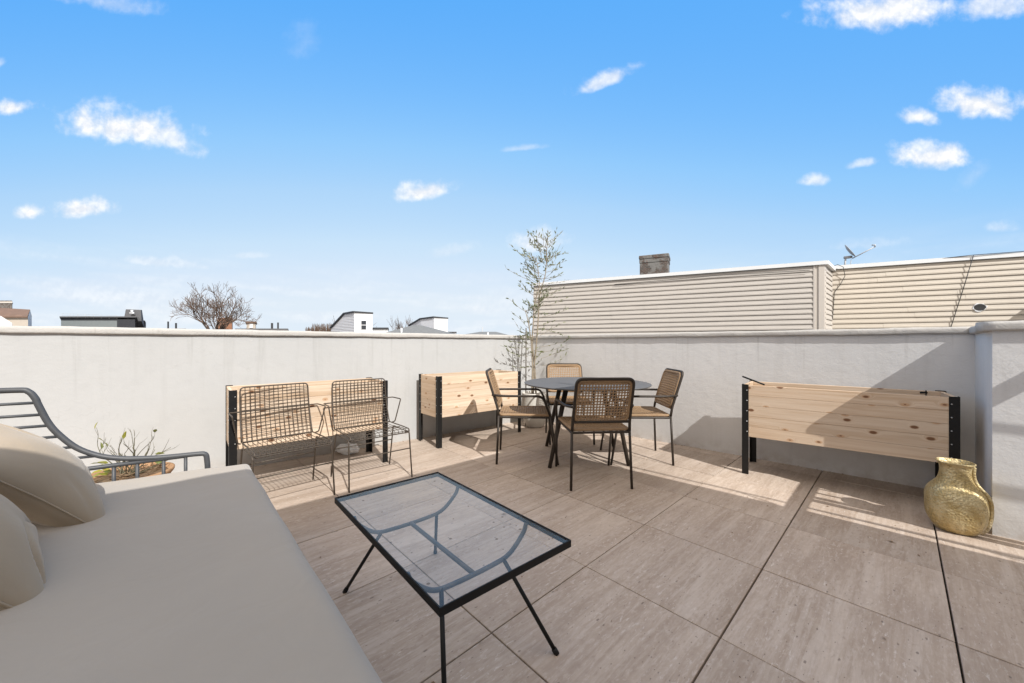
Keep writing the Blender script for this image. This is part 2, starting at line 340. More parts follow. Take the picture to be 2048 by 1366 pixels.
m2 = n.node('ShaderNodeMixShader', {'Fac': dust}); nt.links.new(mx.outputs[0], m2.inputs[1]); nt.links.new(du.outputs[0], m2.inputs[2])
sd = n.node('ShaderNodeBsdfDiffuse', {'Color': (.10, .085, .07, 1)})
m3 = n.node('ShaderNodeMixShader', {'Fac': n.math('MULTIPLY', spk, .6)}); nt.links.new(m2.outputs[0], m3.inputs[1]); nt.links.new(sd.outputs[0], m3.inputs[2])
nt.links.new(m3.outputs[0], out.inputs[0]); M['glass'] = m

def siding_mat(name, col):
    m, nt, b = new_mat(name); n = NT(nt); p = n.gen_world()
    c = n.mix(n.noise(n.mapping(p, (1, 1, 6)), 2.0, 5, .6), tuple(x * .92 for x in col), tuple(x * 1.06 for x in col))
    c = n.mix(n.ramp(n.noise(n.mapping(p, (4, 4, .6)), 2.0, 4, .6), .5, .75, 0, .22), c, tuple(x * .8 for x in col))
    nt.links.new(c, b.inputs['Base Color']); b.inputs['Roughness'].default_value = .5; b.inputs['Specular IOR Level'].default_value = .3
    nt.links.new(n.bump(n.noise(n.mapping(p, (3, 3, 30)), 3, 4), .12, .004), b.inputs['Normal']); return m
M['siding_grey'] = siding_mat('greige_vinyl', (.475, .44, .40)); M['siding_cream'] = siding_mat('cream_vinyl', (.54, .485, .41))
M['siding_white'] = siding_mat('white_vinyl', (.62, .63, .66)); M['trim_greige'] = plain('greige_trim', (.52, .475, .425), .5, 0, .05, 5)

m, nt, b = new_mat('weathered_brick'); n = NT(nt); p = n.obj()
br = n.node('ShaderNodeTexBrick', {'Vector': n.mapping(p, (1, 1, 1), (D2R(90), 0, 0)), 'Scale': 9.0, 'Color1': (.11, .07, .055, 1), 'Color2': (.075, .065, .055, 1), 'Mortar': (.15, .145, .135, 1), 'Mortar Size': .03})
c = n.mix(n.ramp(n.noise(p, 5, 6, .7), .46, .56), br.outputs['Color'], (.19, .185, .175)); c = n.mix(n.ramp(n.noise(p, 9, 5, .7), .55, .68, 0, .9), c, (.055, .05, .045))
c = n.mix(n.ramp(n.noise(p, 13, 4, .7), .62, .7, 0, .8), c, (.20, .075, .04))
nt.links.new(c, b.inputs['Base Color']); b.inputs['Roughness'].default_value = .95
nt.links.new(n.bump(n.noise(p, 22, 5, .7), .8, .02), b.inputs['Normal']); M['old_brick'] = m

# ---------------------------------------------------------------- mesh helpers
class MB:
    def __init__(s): s.v = []; s.f = []; s.uv = []; s.tone = []; s.sm = []
    def add(s, verts, faces, uvs=None, tone=1.0, smooth=False):
        b = len(s.v); s.v += [tuple(p) for p in verts]; s.tone += [tone] * len(verts)
        for i, f in enumerate(faces):
            s.f.append([b + k for k in f]); s.uv.append(uvs[i] if uvs else None); s.sm.append(smooth)
        return s
    def box(s, lo, hi, uvo=None, tone=1.0, longaxis=0):
        x0, y0, z0 = lo; x1, y1, z1 = hi
        V = [(x0, y0, z0), (x1, y0, z0), (x1, y1, z0), (x0, y1, z0), (x0, y0, z1), (x1, y0, z1), (x1, y1, z1), (x0, y1, z1)]
        F = [(3, 2, 1, 0), (4, 5, 6, 7), (0, 1, 5, 4), (1, 2, 6, 5), (2, 3, 7, 6), (3, 0, 4, 7)]
        ou, ov = uvo or (0, 0); U = []
        for f in F:
            q = []
            for k in f:
                p = V[k]
                if longaxis == 0: a, c = p[0], p[2] + p[1]
                elif longaxis == 1: a, c = p[1], p[2] + p[0]
                else: a, c = p[2], p[0] + p[1]
                q.append((a + ou, c + ov))
            U.append(q)
        return s.add(V, F, U, tone)
    def tube(s, path, r, n=8, closed=False, cap=True):
        P = [Vector(p) for p in path]; m = len(P); R = r if isinstance(r, (list, tuple)) else [r] * m
        T = []
        for i in range(m):
            a = P[(i - 1) % m] if (closed or i > 0) else P[i]; c = P[(i + 1) % m] if (closed or i < m - 1) else P[i]
            t = (c - a); T.append(t.normalized() if t.length > 1e-9 else Vector((0, 0, 1)))
        up = Vector((0, 0, 1)) if abs(T[0].z) < .9 else Vector((1, 0, 0))
        N = (up - T[0] * up.dot(T[0])).normalized(); V = []
        for i in range(m):
            N = (N - T[i] * N.dot(T[i]));  N = N.normalized() if N.length > 1e-6 else T[i].orthogonal().normalized()
            B = T[i].cross(N)
            for k in range(n):
                a = 2 * math.pi * k / n; V.append(P[i] + (N * math.cos(a) + B * math.sin(a)) * R[i])
        F = []
        for i in range(m if closed else m - 1):
            j = (i + 1) % m
            for k in range(n): F.append((i * n + k, i * n + (k + 1) % n, j * n + (k + 1) % n, j * n + k))
        if cap and not closed: F.append(tuple(range(n))[::-1]); F.append(tuple((m - 1) * n + k for k in range(n)))
        return s.add(V, F, None, 1.0, n > 4)
    def lathe(s, prof, n=40, fn=None, cx=0, cy=0):
        V = []
        for (r, z) in prof:
            for k in range(n):
                a = 2 * math.pi * k / n; rr = r * (fn(a, z) if fn else 1); V.append((cx + rr * math.cos(a), cy + rr * math.sin(a), z))
        F = []
        for i in range(len(prof) - 1):
            for k in range(n): F.append((i * n + k, i * n + (k + 1) % n, (i + 1) * n + (k + 1) % n, (i + 1) * n + k))
        F.append(tuple(range(n))[::-1]); F.append(tuple((len(prof) - 1) * n + k for k in range(n)))
        return s.add(V, F, None, 1.0, True)
    def prism(s, poly, z0, z1):
        n = len(poly); V = [(x, y, z0) for x, y in poly] + [(x, y, z1) for x, y in poly]
        F = [tuple(range(n))[::-1], tuple(range(n, 2 * n))] + [(i, (i + 1) % n, n + (i + 1) % n, n + i) for i in range(n)]
        return s.add(V, F)
    def extr(s, poly, a, b, axis_u, axis_w):
        # a polygon (u,w) in the plane (axis_u, axis_w) swept from point a to point b
        a, b = Vector(a), Vector(b); u, w = Vector(axis_u), Vector(axis_w); n = len(poly)
        V = [a + u * p[0] + w * p[1] for p in poly] + [b + u * p[0] + w * p[1] for p in poly]
        F = [tuple(range(n))[::-1], tuple(range(n, 2 * n))] + [(i, (i + 1) % n, n + (i + 1) % n, n + i) for i in range(n)]
        return s.add(V, F)
    def build(s, name, mat, parent=None, bevel=0, seg=2, smooth=None, fixn=True):
        me = bpy.data.meshes.new(name); me.from_pydata(s.v, [], s.f)
        uvl = me.uv_layers.new(name='UVMap'); flat = []
        for i, f in enumerate(s.f):
            u = s.uv[i]
            for k in range(len(f)): flat += (u[k] if u else (s.v[f[k]][0], s.v[f[k]][1]))
        uvl.data.foreach_set('uv', flat)
        at = me.attributes.new('tone', 'FLOAT', 'POINT'); at.data.foreach_set('value', s.tone)
        me.polygons.foreach_set('use_smooth', [bool(x) if smooth is None else smooth for x in s.sm])
        if fixn:
            import bmesh
            bm = bmesh.new(); bm.from_mesh(me); bmesh.ops.recalc_face_normals(bm, faces=bm.faces); bm.to_mesh(me); bm.free()
        me.materials.append(mat); me.update()
        o = bpy.data.objects.new(name, me); COL.objects.link(o)
        if parent: o.parent = parent
        if bevel:
            md = o.modifiers.new('bevel', 'BEVEL'); md.width = bevel; md.segments = seg; md.limit_method = 'ANGLE'; md.harden_normals = False
        return o

def fillet(path, r, seg=6, closed=False):
    P = [Vector(p) for p in path]; out = []; m = len(P)
    for i in range(m):
        if not closed and i in (0, m - 1): out.append(P[i]); continue
        a, b, c = P[i - 1], P[i], P[(i + 1) % m]
        d1 = (a - b); d2 = (c - b); rr = r[i] if isinstance(r, (list, tuple)) else r
        t = min(rr, d1.length * .49, d2.length * .49); p1 = b + d1.normalized() * t; p2 = b + d2.normalized() * t
        for k in range(seg + 1):
            q = k / seg; out.append(p1 * (1 - q) ** 2 + b * 2 * q * (1 - q) + p2 * q * q)
    return out
def bez(pts, n=12):
    # Catmull-Rom through pts
    P = [Vector(p) for p in pts]; P = [P[0] * 2 - P[1]] + P + [P[-1] * 2 - P[-2]]; out = []
    for i in range(1, len(P) - 2):
        for k in range(n):
            t = k / n; a, b, c, d = P[i - 1], P[i], P[i + 1], P[i + 2]
            out.append(.5 * ((2 * b) + (c - a) * t + (2 * a - 5 * b + 4 * c - d) * t * t + (3 * b - a - 3 * c + d) * t ** 3))
    out.append(P[-2]); return out

def tag(o, label=None, cat=None, group=None, kind=None):
    if label: o['label'] = label
    if cat: o['category'] = cat
    if group: o['group'] = group
    if kind: o['kind'] = kind
    return o
def thing(name, label, cat, loc=(0, 0, 0), rot=0.0, group=None):
    o = bpy.data.objects.new(name, None); COL.objects.link(o); o.empty_display_size = .1
    o.location = loc; o.rotation_euler = (0, 0, D2R(rot)); return tag(o, label, cat, group)
def copy_tree(o, parent=None):
    c = o.copy(); COL.objects.link(c)
    if parent: c.parent = parent
    for ch in list(o.children): copy_tree(ch, c)
    return c
def at(px, py, Y):                                            # a sight line followed out to depth Y
    return Vector(((px - 1024) / 750 * Y, Y, CAM_H + (688 - py) * Y / 750))

# ---------------------------------------------------------------- floor
O = Vector((-.077, 1.4164)); U = Vector((.4115, -.4476)); V_ = Vector((.4381, .4236))
CORNER = Vector((.3065, 5.4646))
DL = Vector((math.cos(D2R(39.24)), math.sin(D2R(39.24)))); NL = Vector((DL.y, -DL.x))       # left wall: along it, into the terrace
DR = Vector((math.cos(D2R(-43.23)), math.sin(D2R(-43.23)))); NR = Vector((DR.y, -DR.x))     # right wall
tl = MB(); rr = random.Random(3)
for i in range(-9, 9):
    for j in range(-8, 10):
        g0 = {1: .0055, 2: .0055}.get(i, .0040); g1 = {1: .0055, 2: .0055}.get(i + 1, .0040); gv = .0040
        c = O + U * (i + .5) + V_ * (j + .5)
        if (c - CORNER).dot(NL) < -.45 or (c - CORNER).dot(NR) < -.45: continue
        lu, lv = U.length, V_.length
        q = [O + U * (i + (g0 if a == 0 else 1 - g1) / 1.0) + V_ * (j + (gv if b_ == 0 else 1 - gv)) for a, b_ in ((0, 0), (1, 0), (1, 1), (0, 1))]
        dz = rr.uniform(-.0012, .0012); ch = .0016
        cen = sum(q, Vector((0, 0))) / 4
        qi = [p + (cen - p).normalized() * ch * 1.4 for p in q]
        Vv = [(p.x, p.y, dz) for p in qi] + [(p.x, p.y, dz - ch) for p in q] + [(p.x, p.y, -.025) for p in q]
        F = [(0, 1, 2, 3)] + [(4 + k, 4 + (k + 1) % 4, (k + 1) % 4, k) for k in range(4)] + [(8 + k, 8 + (k + 1) % 4, 4 + (k + 1) % 4, 4 + k) for k in range(4)]
        ou, ov = rr.uniform(0, 40), rr.uniform(0, 40)
        loc = lambda p: (((Vector(p[:2]) - q[0]).dot(V_) / lv) + ou, ((Vector(p[:2]) - q[0]).dot(U) / lu) + ov)
        tl.add(Vv, F, [[loc(Vv[k]) for k in f] for f in F], rr.uniform(.88, 1.05))
tag(tl.build('floor', M['tile'], fixn=False), kind='structure')
fb = MB(); p0, p1, p2, p3 = CORNER + NL * -.3 + NR * -.3, CORNER - DL * 9 - NL * .3, CORNER - DL * 9 + DR * 9, CORNER + DR * 9 - NR * .3
fb.prism([tuple(p) for p in (p0, p1, p2, p3)][::-1], -10, -.022)
tag(fb.build('floor_base', M['dark_gap']), kind='structure')
g = MB(); g.prism([(-2500, -2500), (2500, -2500), (2500, 2500), (-2500, 2500)], -11, -10.2)
tag(g.build('ground', M['ground']), kind='structure')

# ---------------------------------------------------------------- parapet walls
WH = 1.162
def coping_profile(w0, w1, h):
    r = .022; pts = []
    for (cx, cz, a0) in ((w1 - r, h - r, 0), (w0 + r, h - r, 90), (w0 + r * .6, r * .6, 180), (w1 - r * .6, r * .6, 270)):
        rad = r if cz > r else r * .6
        for k in range(5): a = D2R(a0 + k * 22.5); pts.append((cx + rad * math.cos(a), cz + rad * math.sin(a)))
    return pts
def coping(a, b, inward, prof, seed, parent, ends=(True, True)):
    a, b, inward = Vector(a), Vector(b), Vector(inward); L = (b - a).length; d = (b - a) / L; N_ = max(3, int(L / .05)); n = len(prof); V = []
    for i in range(N_ + 1):
        t = L * i / N_
        for k, (u, w) in enumerate(prof):
            p = a + d * t
            jz = (noise.noise((t * 3 + seed, u * 9, w * 9)) * .004 + noise.noise((t * 13 + seed, u * 30, w * 30)) * .0025)
            ju = (noise.noise((t * 3.3 + seed + 9, u * 9, w * 9)) * .004 + noise.noise((t * 15 + seed, u * 30, w * 30)) * .0025)
            q = p + inward * (u + ju); V.append((q.x, q.y, WH + w + jz))
    F = [(i * n + k, i * n + (k + 1) % n, (i + 1) * n + (k + 1) % n, (i + 1) * n + k) for i in range(N_) for k in range(n)]
    F += [tuple(range(n))[::-1], tuple(N_ * n + k for k in range(n))]
    mb = MB(); mb.add(V, F, None, 1, True); return mb.build('coping', M['coping'], parent)
def wall(name, a, b, inward, label, mat, thick=.22, seed=0, cw=.025):
    t = thing(name, label, 'wall', (a[0], a[1], 0)); a2, b2, i2 = Vector(a), Vector(b), Vector(inward)
    mb = MB(); mb.prism([tuple(p - Vector(a)) for p in (a2, b2, b2 - i2 * thick, a2 - i2 * thick)], -.3, WH + .012)
    mb.build('wall_face', mat, t)
    c = coping(Vector((0, 0)), b2 - a2, i2, coping_profile(-thick - cw, cw, .052), seed, t)
    return t
wall('parapet_wall', CORNER - DL * 7, CORNER + DL * .1, NL, 'long white stucco parapet wall behind the wire chairs, brightly sunlit', M['stucco'], seed=1)
JS = 4.091; JI = CORNER + DR * JS; JF = Vector((2.745, 2.143)); JN = (JF - JI).normalized()
wall('parapet_wall', CORNER - DR * .08, JI, NR, 'grey stucco parapet wall behind the round table and a planter', M['stucco_grey'], seed=5)
pw = thing('projecting_wall', 'stucco wall section stepping forward beside the gold vase', 'wall', (JF.x, JF.y, 0))
DJ = DR; JE = JF + DJ * 5
mb = MB(); mb.prism([tuple(p - JF) for p in (JF, JE, JE - NR * .95, JI - NR * .25 + DR * .0, JI)][::-1], -.3, WH + .012)
mb.build('wall_face', M['stucco_grey'], pw)
cp = []
cj = MB(); prof = coping_profile(-.2, .026, .056)
coping(Vector((0, 0)) - DR * .035, JE - JF, NR, coping_profile(-.2, .026, .056), 11, pw)
sidein = Vector((JN.y, -JN.x)); sidein = -sidein if sidein.dot(DR) > 0 else sidein
coping(JN * -.14, JI - JF - JN * .0, sidein, coping_profile(-.2, .03, .0545), 17, pw)

# ---------------------------------------------------------------- out-of-frame building that throws the big shadow, slatted pergola beside it
BH = 4.2; AX = Vector((.17 + .565 * BH, 4.035 - .965 * BH)); f1 = Vector((-.738, -.674)); f2 = Vector((.737, -.676))
mb = MB(); mb.prism([tuple(p) for p in (AX, AX + f1 * 6, AX + f1 * 6 + f2 * 4.4, AX + f2 * 4.4)], -.2, BH)
tag(mb.build('stair_bulkhead_wall', M['stucco']), kind='structure')
pb = MB(); z = 1.9; P0 = Vector((2.279 + .565 * 1.9, 2.851 - .965 * 1.9)); d1 = Vector((.719, .695)); u1 = Vector((.72, -.694))
def slat(s0, s1, l0=0.0, l1=1.9, z0=z, h=.03):
    q = [P0 - d1 * s0 + u1 * l0, P0 - d1 * s0 + u1 * l1, P0 - d1 * s1 + u1 * l1, P0 - d1 * s1 + u1 * l0]
    pb.prism([tuple(p) for p in q], z0, z0 + h)
for s0, s1, l0, l1 in ((.0, .010, 0, 3.2), (.105, .122, 0, 3.2), (.205, .25, 0, 3.2), (.27, .325, 0, 3.2), (.47, .485, 0, 3.2), (.545, .562, 0, 3.2), (.60, .615, 0, 3.2)): slat(s0, s1, l0, l1)
slat(-.22, .95, -.085, -.0, z - .04, .035); slat(-.2, .33, .98, 1.06, z - .08, .035)
tag(pb.build('slatted_roof', M['brown_metal']), kind='structure')
# thin rail along the edge of the bulkhead roof
rb = MB(); q0 = AX + Vector((.0, .0)); rb.tube([(AX.x, AX.y, BH + .25), (AX.x + f2.x * 4.4, AX.y + f2.y * 4.4, BH + .25)], .012, 6)
for k in range(5): p = AX + f2 * (1.1 * k); rb.tube([(p.x, p.y, BH), (p.x, p.y, BH + .25)], .01, 6)
tag(rb.build('roof_edge_rail', M['grey_metal']), kind='structure')

# ---------------------------------------------------------------- planters
_rb = MB(); _rb.lathe([(.0046, -.0022), (.0046, .0022)], 8); _ro = _rb.build('rivet', M['bolt']); RIVET = _ro.data; bpy.data.objects.remove(_ro)
def planter(loc, rot, L, D, label, seed):
    rnd = random.Random(seed); H, z0 = .752, .315; fl = .048; th = .004
    t = thing('planter_box', label, 'planter', loc, rot, 'raised timber planters along the walls')
    nb = 5; bh = (H - .006 - z0) / nb
    def panel(name, x0, x1, y0, y1, axis):
        mb = MB()
        for k in range(nb):
            mb.box((x0, y0, z0 + k * bh + .0006), (x1, y1, z0 + (k + 1) * bh - .0006), (rnd.uniform(0, 30), rnd.uniform(0, 30)), rnd.uniform(.88, 1.06), axis)
        return mb.build(name, M['pine'], t, .0015, 1)
    panel('front_board', .003, L - .003, .004, .026, 0); panel('back_board', .003, L - .003, D - .026, D - .004, 0)
    panel('end_board', .004, .026, .0275, D - .0275, 1); panel('end_board', L - .026, L - .004, .0275, D - .0275, 1)
    for sx in (0, 1):
        for sy in (0, 1):
            mb = MB(); X = L if sx else 0; Y = D if sy else 0; dx = -1 if sx else 1; dy = -1 if sy else 1
            bx = lambda a, b_, c, d: mb.box((min(a, b_), min(c, d), 0), (max(a, b_), max(c, d), H))
            bx(X, X + dx * fl, Y, Y + dy * th); bx(X, X + dx * th, Y + dy * th, Y + dy * fl)
            lg = mb.build('leg', M['black_metal'], t)
            for k in range(nb):
                zz = z0 + (k + .5) * bh
                for loc_, rot_ in (((X + dx * fl * .75, Y - dy * .001, zz), (math.pi / 2, 0, 0)), ((X - dx * .001, Y + dy * fl * .75, zz), (0, math.pi / 2, 0))):
                    rv = bpy.data.objects.new('rivet', RIVET); COL.objects.link(rv); rv.parent = lg; rv.location = loc_; rv.rotation_euler = rot_
    mb = MB(); N = 14; Vv = []
    for i in range(N + 1):
        for j in range(5):
            x = .03 + (L - .06) * i / N; y = .03 + (D - .06) * j / 4; Vv.append((x, y, .62 + noise.noise((x * 6, y * 6, seed)) * .03))
    mb.add(Vv, [(i * 5 + j, (i + 1) * 5 + j, (i + 1) * 5 + j + 1, i * 5 + j + 1) for i in range(N) for j in range(4)]); mb.build('soil', M['soil'], t)
    return t
planter((-2.05, 2.716, 0), 39.9, 1.175, .45, 'timber planter directly behind the two wire chairs', 1)
planter((-.77, 3.904, 0), 40.3, 1.155, .44, 'timber planter between the wire chairs and the olive tree', 2)
planter((1.94, 3.165, 0), -40.5, 1.2, .43, 'long timber planter crossed by a diagonal shadow, next to the gold vase', 3)
ca, sa = math.cos(D2R(-40.5)), math.sin(D2R(-40.5))
def p3(x, y, z): return Vector((1.94 + x * ca - y * sa, 3.165 + x * sa + y * ca, z))
mb = MB(); mb.tube([p3(-.03, .22, .80), p3(.14, .17, .742)], .007, 8)
tag(mb.build('tool_handle', M['black_metal']), 'short black rod leaning out over the corner of the shadow-crossed planter', 'rod')
mb = MB(); mb.tube([p3(1.10, .37, .66), p3(1.10, .37, .752)], .004, 8); mb.tube([p3(1.07, .36, .735), p3(1.105, .37, .737)], .008, 8)
tag(mb.build('irrigation_valve', M['black_metal']), 'small black irrigation fitting poking up inside the planter beside the vase', 'valve')

# ---------------------------------------------------------------- wire chairs
def wire_chair(label, loc, rot):
    t = thing('wire_chair', label, 'chair', loc, rot, 'wire mesh armchairs in front of a planter'); R = .0050; mt = M['wire_metal']
    hw = .232
    # seat
    mb = MB(); prof = [(-.185, .392), (-.12, .385), (0, .386), (.10, .395), (.16, .399), (.195, .395), (.212, .384), (.210, .368)]
    pr = bez([(0, a, b_) for a, b_ in prof], 4)
    for k in range(1, 15):
        x = -hw + 2 * hw * k / 15; mb.tube([(x, p.y, p.z) for p in pr], .0025, 4)
    for q in (0, 9, 18, 24): p = pr[q]; mb.tube([(-hw, p.y, p.z - .003), (hw, p.y, p.z - .003)], .0027, 4)
    rim = fillet([(-hw, -.185, .394), (-hw, .10, .397), (-hw, .20, .395), (-hw, .210, .368), (hw, .210, .368), (hw, .20, .395), (hw, .10, .397), (hw, -.185, .394)], .03, 5, True)
    mb.tube(rim, R, 6, True); mb.build('seat', mt, t)
    # back
    mb = MB(); y0, z0, y1, z1 = -.185, .394, -.272, .775
    bp = lambda x, s: Vector((x * (1 - .03 * s), y0 + (y1 - y0) * s - .02 * math.sin(s * math.pi) , z0 + (z1 - z0) * s))
    nx, nz = 15, 16
    for k in range(1, nx):
        x = -hw + 2 * hw * k / nx; mb.tube([bp(x, s / 6) for s in range(7)], .0025, 4)
    for k in range(1, nz): s = k / nz; mb.tube([bp(-hw, s), bp(0, s) + Vector((0, -.006, 0)), bp(hw, s)], .0025, 4)
    corner = [bp(-hw, 0)] + [bp(-hw, s / 6) for s in range(1, 6)] + [bp(-hw, 1), bp(hw, 1)] + [bp(hw, 1 - s / 6) for s in range(1, 6)] + [bp(hw, 0)]
    mb.tube(fillet(corner, .04, 4), R, 6); mb.build('backrest', mt, t)
    # one rod behind the back that bends into both arms
    s = .54; yb = bp(0, s).y - .006; zb = bp(0, s).z
    arm = [(-.245, -.15, .393), (-.262, -.135, .40), (-.30, -.10, zb), (-.295, yb, zb), (.295, yb, zb), (.30, -.10, zb), (.262, -.135, .40), (.245, -.15, .393)]
    mb = MB(); mb.tube(fillet(arm, .012, 4), R, 6); mb.build('arm_rod', mt, t)
    for sx in (-1, 1):
        for sy, yt, yf in ((1, .19, .225), (-1, -.12, -.22)):
            mb = MB(); mb.tube(fillet([(sx * .236, yt - sy * .05, .368), (sx * .240, yt, .366), (sx * .248, yf, 0)], .016, 4), .0058, 7); mb.build('leg', mt, t)
    for yy, zz in ((.208, .235), (-.166, .235)):
        mb = MB(); mb.tube([(-.243, yy, zz), (.243, yy, zz)], .0046, 6); mb.build('stretcher', mt, t)
    for sx in (-1, 1):
        mb = MB(); mb.tube(fillet([(sx * .236, .15, .366), (sx * .222, .185, .36), (sx * .215, .16, .352), (sx * .238, .13, .362)], .015, 4), .0038, 6)
        mb.tube([(sx * .236, .15, .366), (sx * .236, -.10, .368)], .0038, 6); mb.build('side_rail', mt, t)
    return t
wire_chair('wire mesh chair closest to the daybed', (-1.615, 2.685, 0), -134)
wire_chair('wire mesh chair closest to the round table', (-1.155, 3.08, 0), -138.7)

# ---------------------------------------------------------------- dining set
def cane_sheet(fn, nu, nv, hole, solid=lambda i, j: False):
    mb = MB(); oc = [(math.cos(D2R(22.5 + 45 * k)), math.sin(D2R(22.5 + 45 * k))) for k in range(8)]
    sq = [(1, .414), (.414, 1), (-.414, 1), (-1, .414), (-1, -.414), (-.414, -1), (.414, -1), (1, -.414)]
    for i in range(nu):
        for j in range(nv):
            cu, cv = (i + .5) / nu, (j + .5) / nv; P = lambda a, b_: fn(cu + a / 2 / nu, cv + b_ / 2 / nv)
            if solid(i, j): mb.add([P(-1, -1), P(1, -1), P(1, 1), P(-1, 1)], [(0, 1, 2, 3)]); continue
            outer = [P(x, y) for x, y in sq]; inner = [P(x * hole, y * hole) for x, y in oc]
            cs = [P(1, 1), P(-1, 1), P(-1, -1), P(1, -1)]
            F = [(k, (k + 1) % 8, 8 + (k + 1) % 8, 8 + k) for k in range(8)] + [(0, 16, 1), (2, 17, 3), (4, 18, 5), (6, 19, 7)]
            mb.add(outer + inner + cs, F)
    return mb
def dining_chair():
    t = thing('dining_chair', 'x', 'chair', (0, 0, 0), 0, 'woven cane armchairs around the round table'); mt = M['brown_metal']
    def bk(u, v): # backrest surface: u across, v upward
        s = v; x = (u - .5) * .405; return Vector((x, -.245 - .095 * s - .012 * math.cos((u - .5) * math.pi) * 1.0 + .012, .512 + .308 * s))
    o = cane_sheet(bk, 18, 14, .74, lambda i, j: j in (13,)).build('backrest', M['cane'], t, fixn=False)
    md = o.modifiers.new('thickness', 'SOLIDIFY'); md.thickness = .006; md.offset = 0
    def st(u, v): return Vector(((u - .5) * (.43 + .02 * v), -.22 + .455 * v, .447 - .012 * math.sin(u * math.pi) * math.sin(v * math.pi)))
    o = cane_sheet(st, 20, 20, .52).build('seat', M['cane'], t, fixn=False)
    md = o.modifiers.new('thickness', 'SOLIDIFY'); md.thickness = .007; md.offset = 0
    mb = MB(); rim = fillet([(-.216, -.222, .445), (-.228, .238, .445), (.228, .238, .445), (.216, -.222, .445)], .035, 5, True); mb.tube(rim, .0115, 8, True); mb.build('seat_rim', M['cane'], t)
    mb = MB(); mb.tube(fillet([(-.222, -.228, .424), (-.23, .236, .424), (.23, .236, .424), (.222, -.228, .424)], .02, 4, True), .0095, 8, True); mb.build('seat_frame', mt, t)
    # back hoop: dark tube with a cane binding in front of it
    hoop = [(-.221, -.232, .44), (-.217, -.245, .515), (-.212, -.348, .838), (.212, -.348, .838), (.217, -.245, .515), (.221, -.232, .44)]
    mb = MB(); mb.tube(fillet(hoop, [0, .02, .05, .05, .02, 0], 6), .0115, 8); mb.tube([(-.215, -.247, .507), (.215, -.247, .507)], .0105, 8); mb.build('back_frame', mt, t)
    bind = [(-.203, -.236, .513), (-.199, -.334, .822), (.199, -.334, .822), (.203, -.236, .513)]
    mb = MB(); mb.tube(fillet(bind, .045, 6, True), .0125, 8, True); mb.build('back_binding', M['cane'], t)
    for sx in (-1, 1):
        mb = MB(); mb.tube([(sx * .221, -.232, .44), (sx * .232, -.25, 0)], .0105, 8); mb.build('leg', mt, t)
        arm = [(sx * .214, -.292, .625), (sx * .262, -.20, .622), (sx * .268, .165, .622), (sx * .246, .235, .44)]
        mb = MB(); mb.tube(fillet(arm, [0, .06, .055, .02], 7), .0105, 8); mb.build('armrest', mt, t)
        mb = MB(); mb.tube([(sx * .246, .235, .44), (sx * .238, .305, 0)], .0105, 8); mb.build('leg', mt, t)
    return t
ch = dining_chair()
DC = [((.653, 3.054, 0), 4, 'cane dining chair seen from behind in front of the round table'),
      ((.12, 3.627, 0), -92.4, 'cane dining chair between a planter and the round table, seen side-on'),
      ((1.208, 3.61, 0), 87.8, 'side-on cane dining chair standing between the table and the shadow-crossed planter'),
      ((.65, 4.36, 0), 180, 'cane dining chair behind the round table, its pale back facing the view')]
for k, (loc, rot, lab) in enumerate(DC):
    c = ch if k == 0 else copy_tree(ch)
    c.location = loc; c.rotation_euler = (0, 0, D2R(rot)); c['label'] = lab
ch2 = None
t = thing('round_table', 'round matt grey dining table with splayed dark legs', 'table', (.715, 3.62, 0), 0)
mb = MB(); R = .595; prof = [(.0, .700), (R - .03, .700), (R - .004, .708), (R, .713), (R, .716), (R - .003, .719), (0, .719)]
mb.lathe([(max(r, .001), z) for r, z in prof], 96); mb.build('tabletop', M['table_grey'], t, smooth=False)
mb = MB()
for a in (45, 135, 225, 315):
    x, y = .27 * math.cos(D2R(a)), .27 * math.sin(D2R(a)); mb.tube([(x, y, .685), (-x, -y, .685)], .014, 8)
mb.tube([(.27 * math.cos(D2R(a)), .27 * math.sin(D2R(a)), .69) for a in range(0, 360, 15)], .012, 8, True); mb.build('top_frame', M['brown_metal'], t)
for (fx, fy, tx, ty) in ((.369, 4.007, .50, 3.84), (.33, 3.296, .50, 3.45), (1.045, 3.364, .93, 3.45), (1.08, 3.985, .93, 3.84)):
    mb = MB(); mb.tube([(fx - .715, fy - 3.62, 0), (tx - .715, ty - 3.62, .69)], [.017, .024], 12); mb.build('leg', M['brown_metal'], t)

# ---------------------------------------------------------------- glass coffee table
A = Vector((-.3944, 1.9906)); B = Vector((.2061, 1.2944)); Cc = Vector((-.7865, 1.6678))
LX = (B - A).length; WX = .52; ang = math.degrees(math.atan2(B.y - A.y, B.x - A.x)); ctr = (B + Cc) / 2
t = thing('coffee_table', 'low rectangular glass coffee table with black wire legs', 'table', (ctr.x, ctr.y, 0), ang)
hl, hw_ = LX / 2, WX / 2 - .002; zt = .41
mb = MB()
for k, (a, b_) in enumerate((((-hl, -hw_), (hl, -hw_)), ((hl, -hw_), (hl, hw_)), ((hl, hw_), (-hl, hw_)), ((-hl, hw_), (-hl, -hw_)))):
    pass
outer = [(-hl, -hw_), (hl, -hw_), (hl, hw_), (-hl, hw_)]
def ring(inset, z): return [((abs(x) - inset) * (1 if x > 0 else -1), (abs(y) - inset) * (1 if y > 0 else -1), z) for x, y in outer]
sect = [(0, zt - .024), (0, zt), (.004, zt), (.004, zt - .010), (.009, zt - .010), (.009, zt - .013), (.004, zt - .013), (.004, zt - .024)]
Vv = []
for ins, z in sect: Vv += ring(ins, z)
ns = len(sect); F = [(i * 4 + k, i * 4 + (k + 1) % 4, ((i + 1) % ns) * 4 + (k + 1) % 4, ((i + 1) % ns) * 4 + k) for i in range(ns) for k in range(4)]
mb = MB(); mb.add(Vv, F); mb.build('rim', M['black_metal'], t)
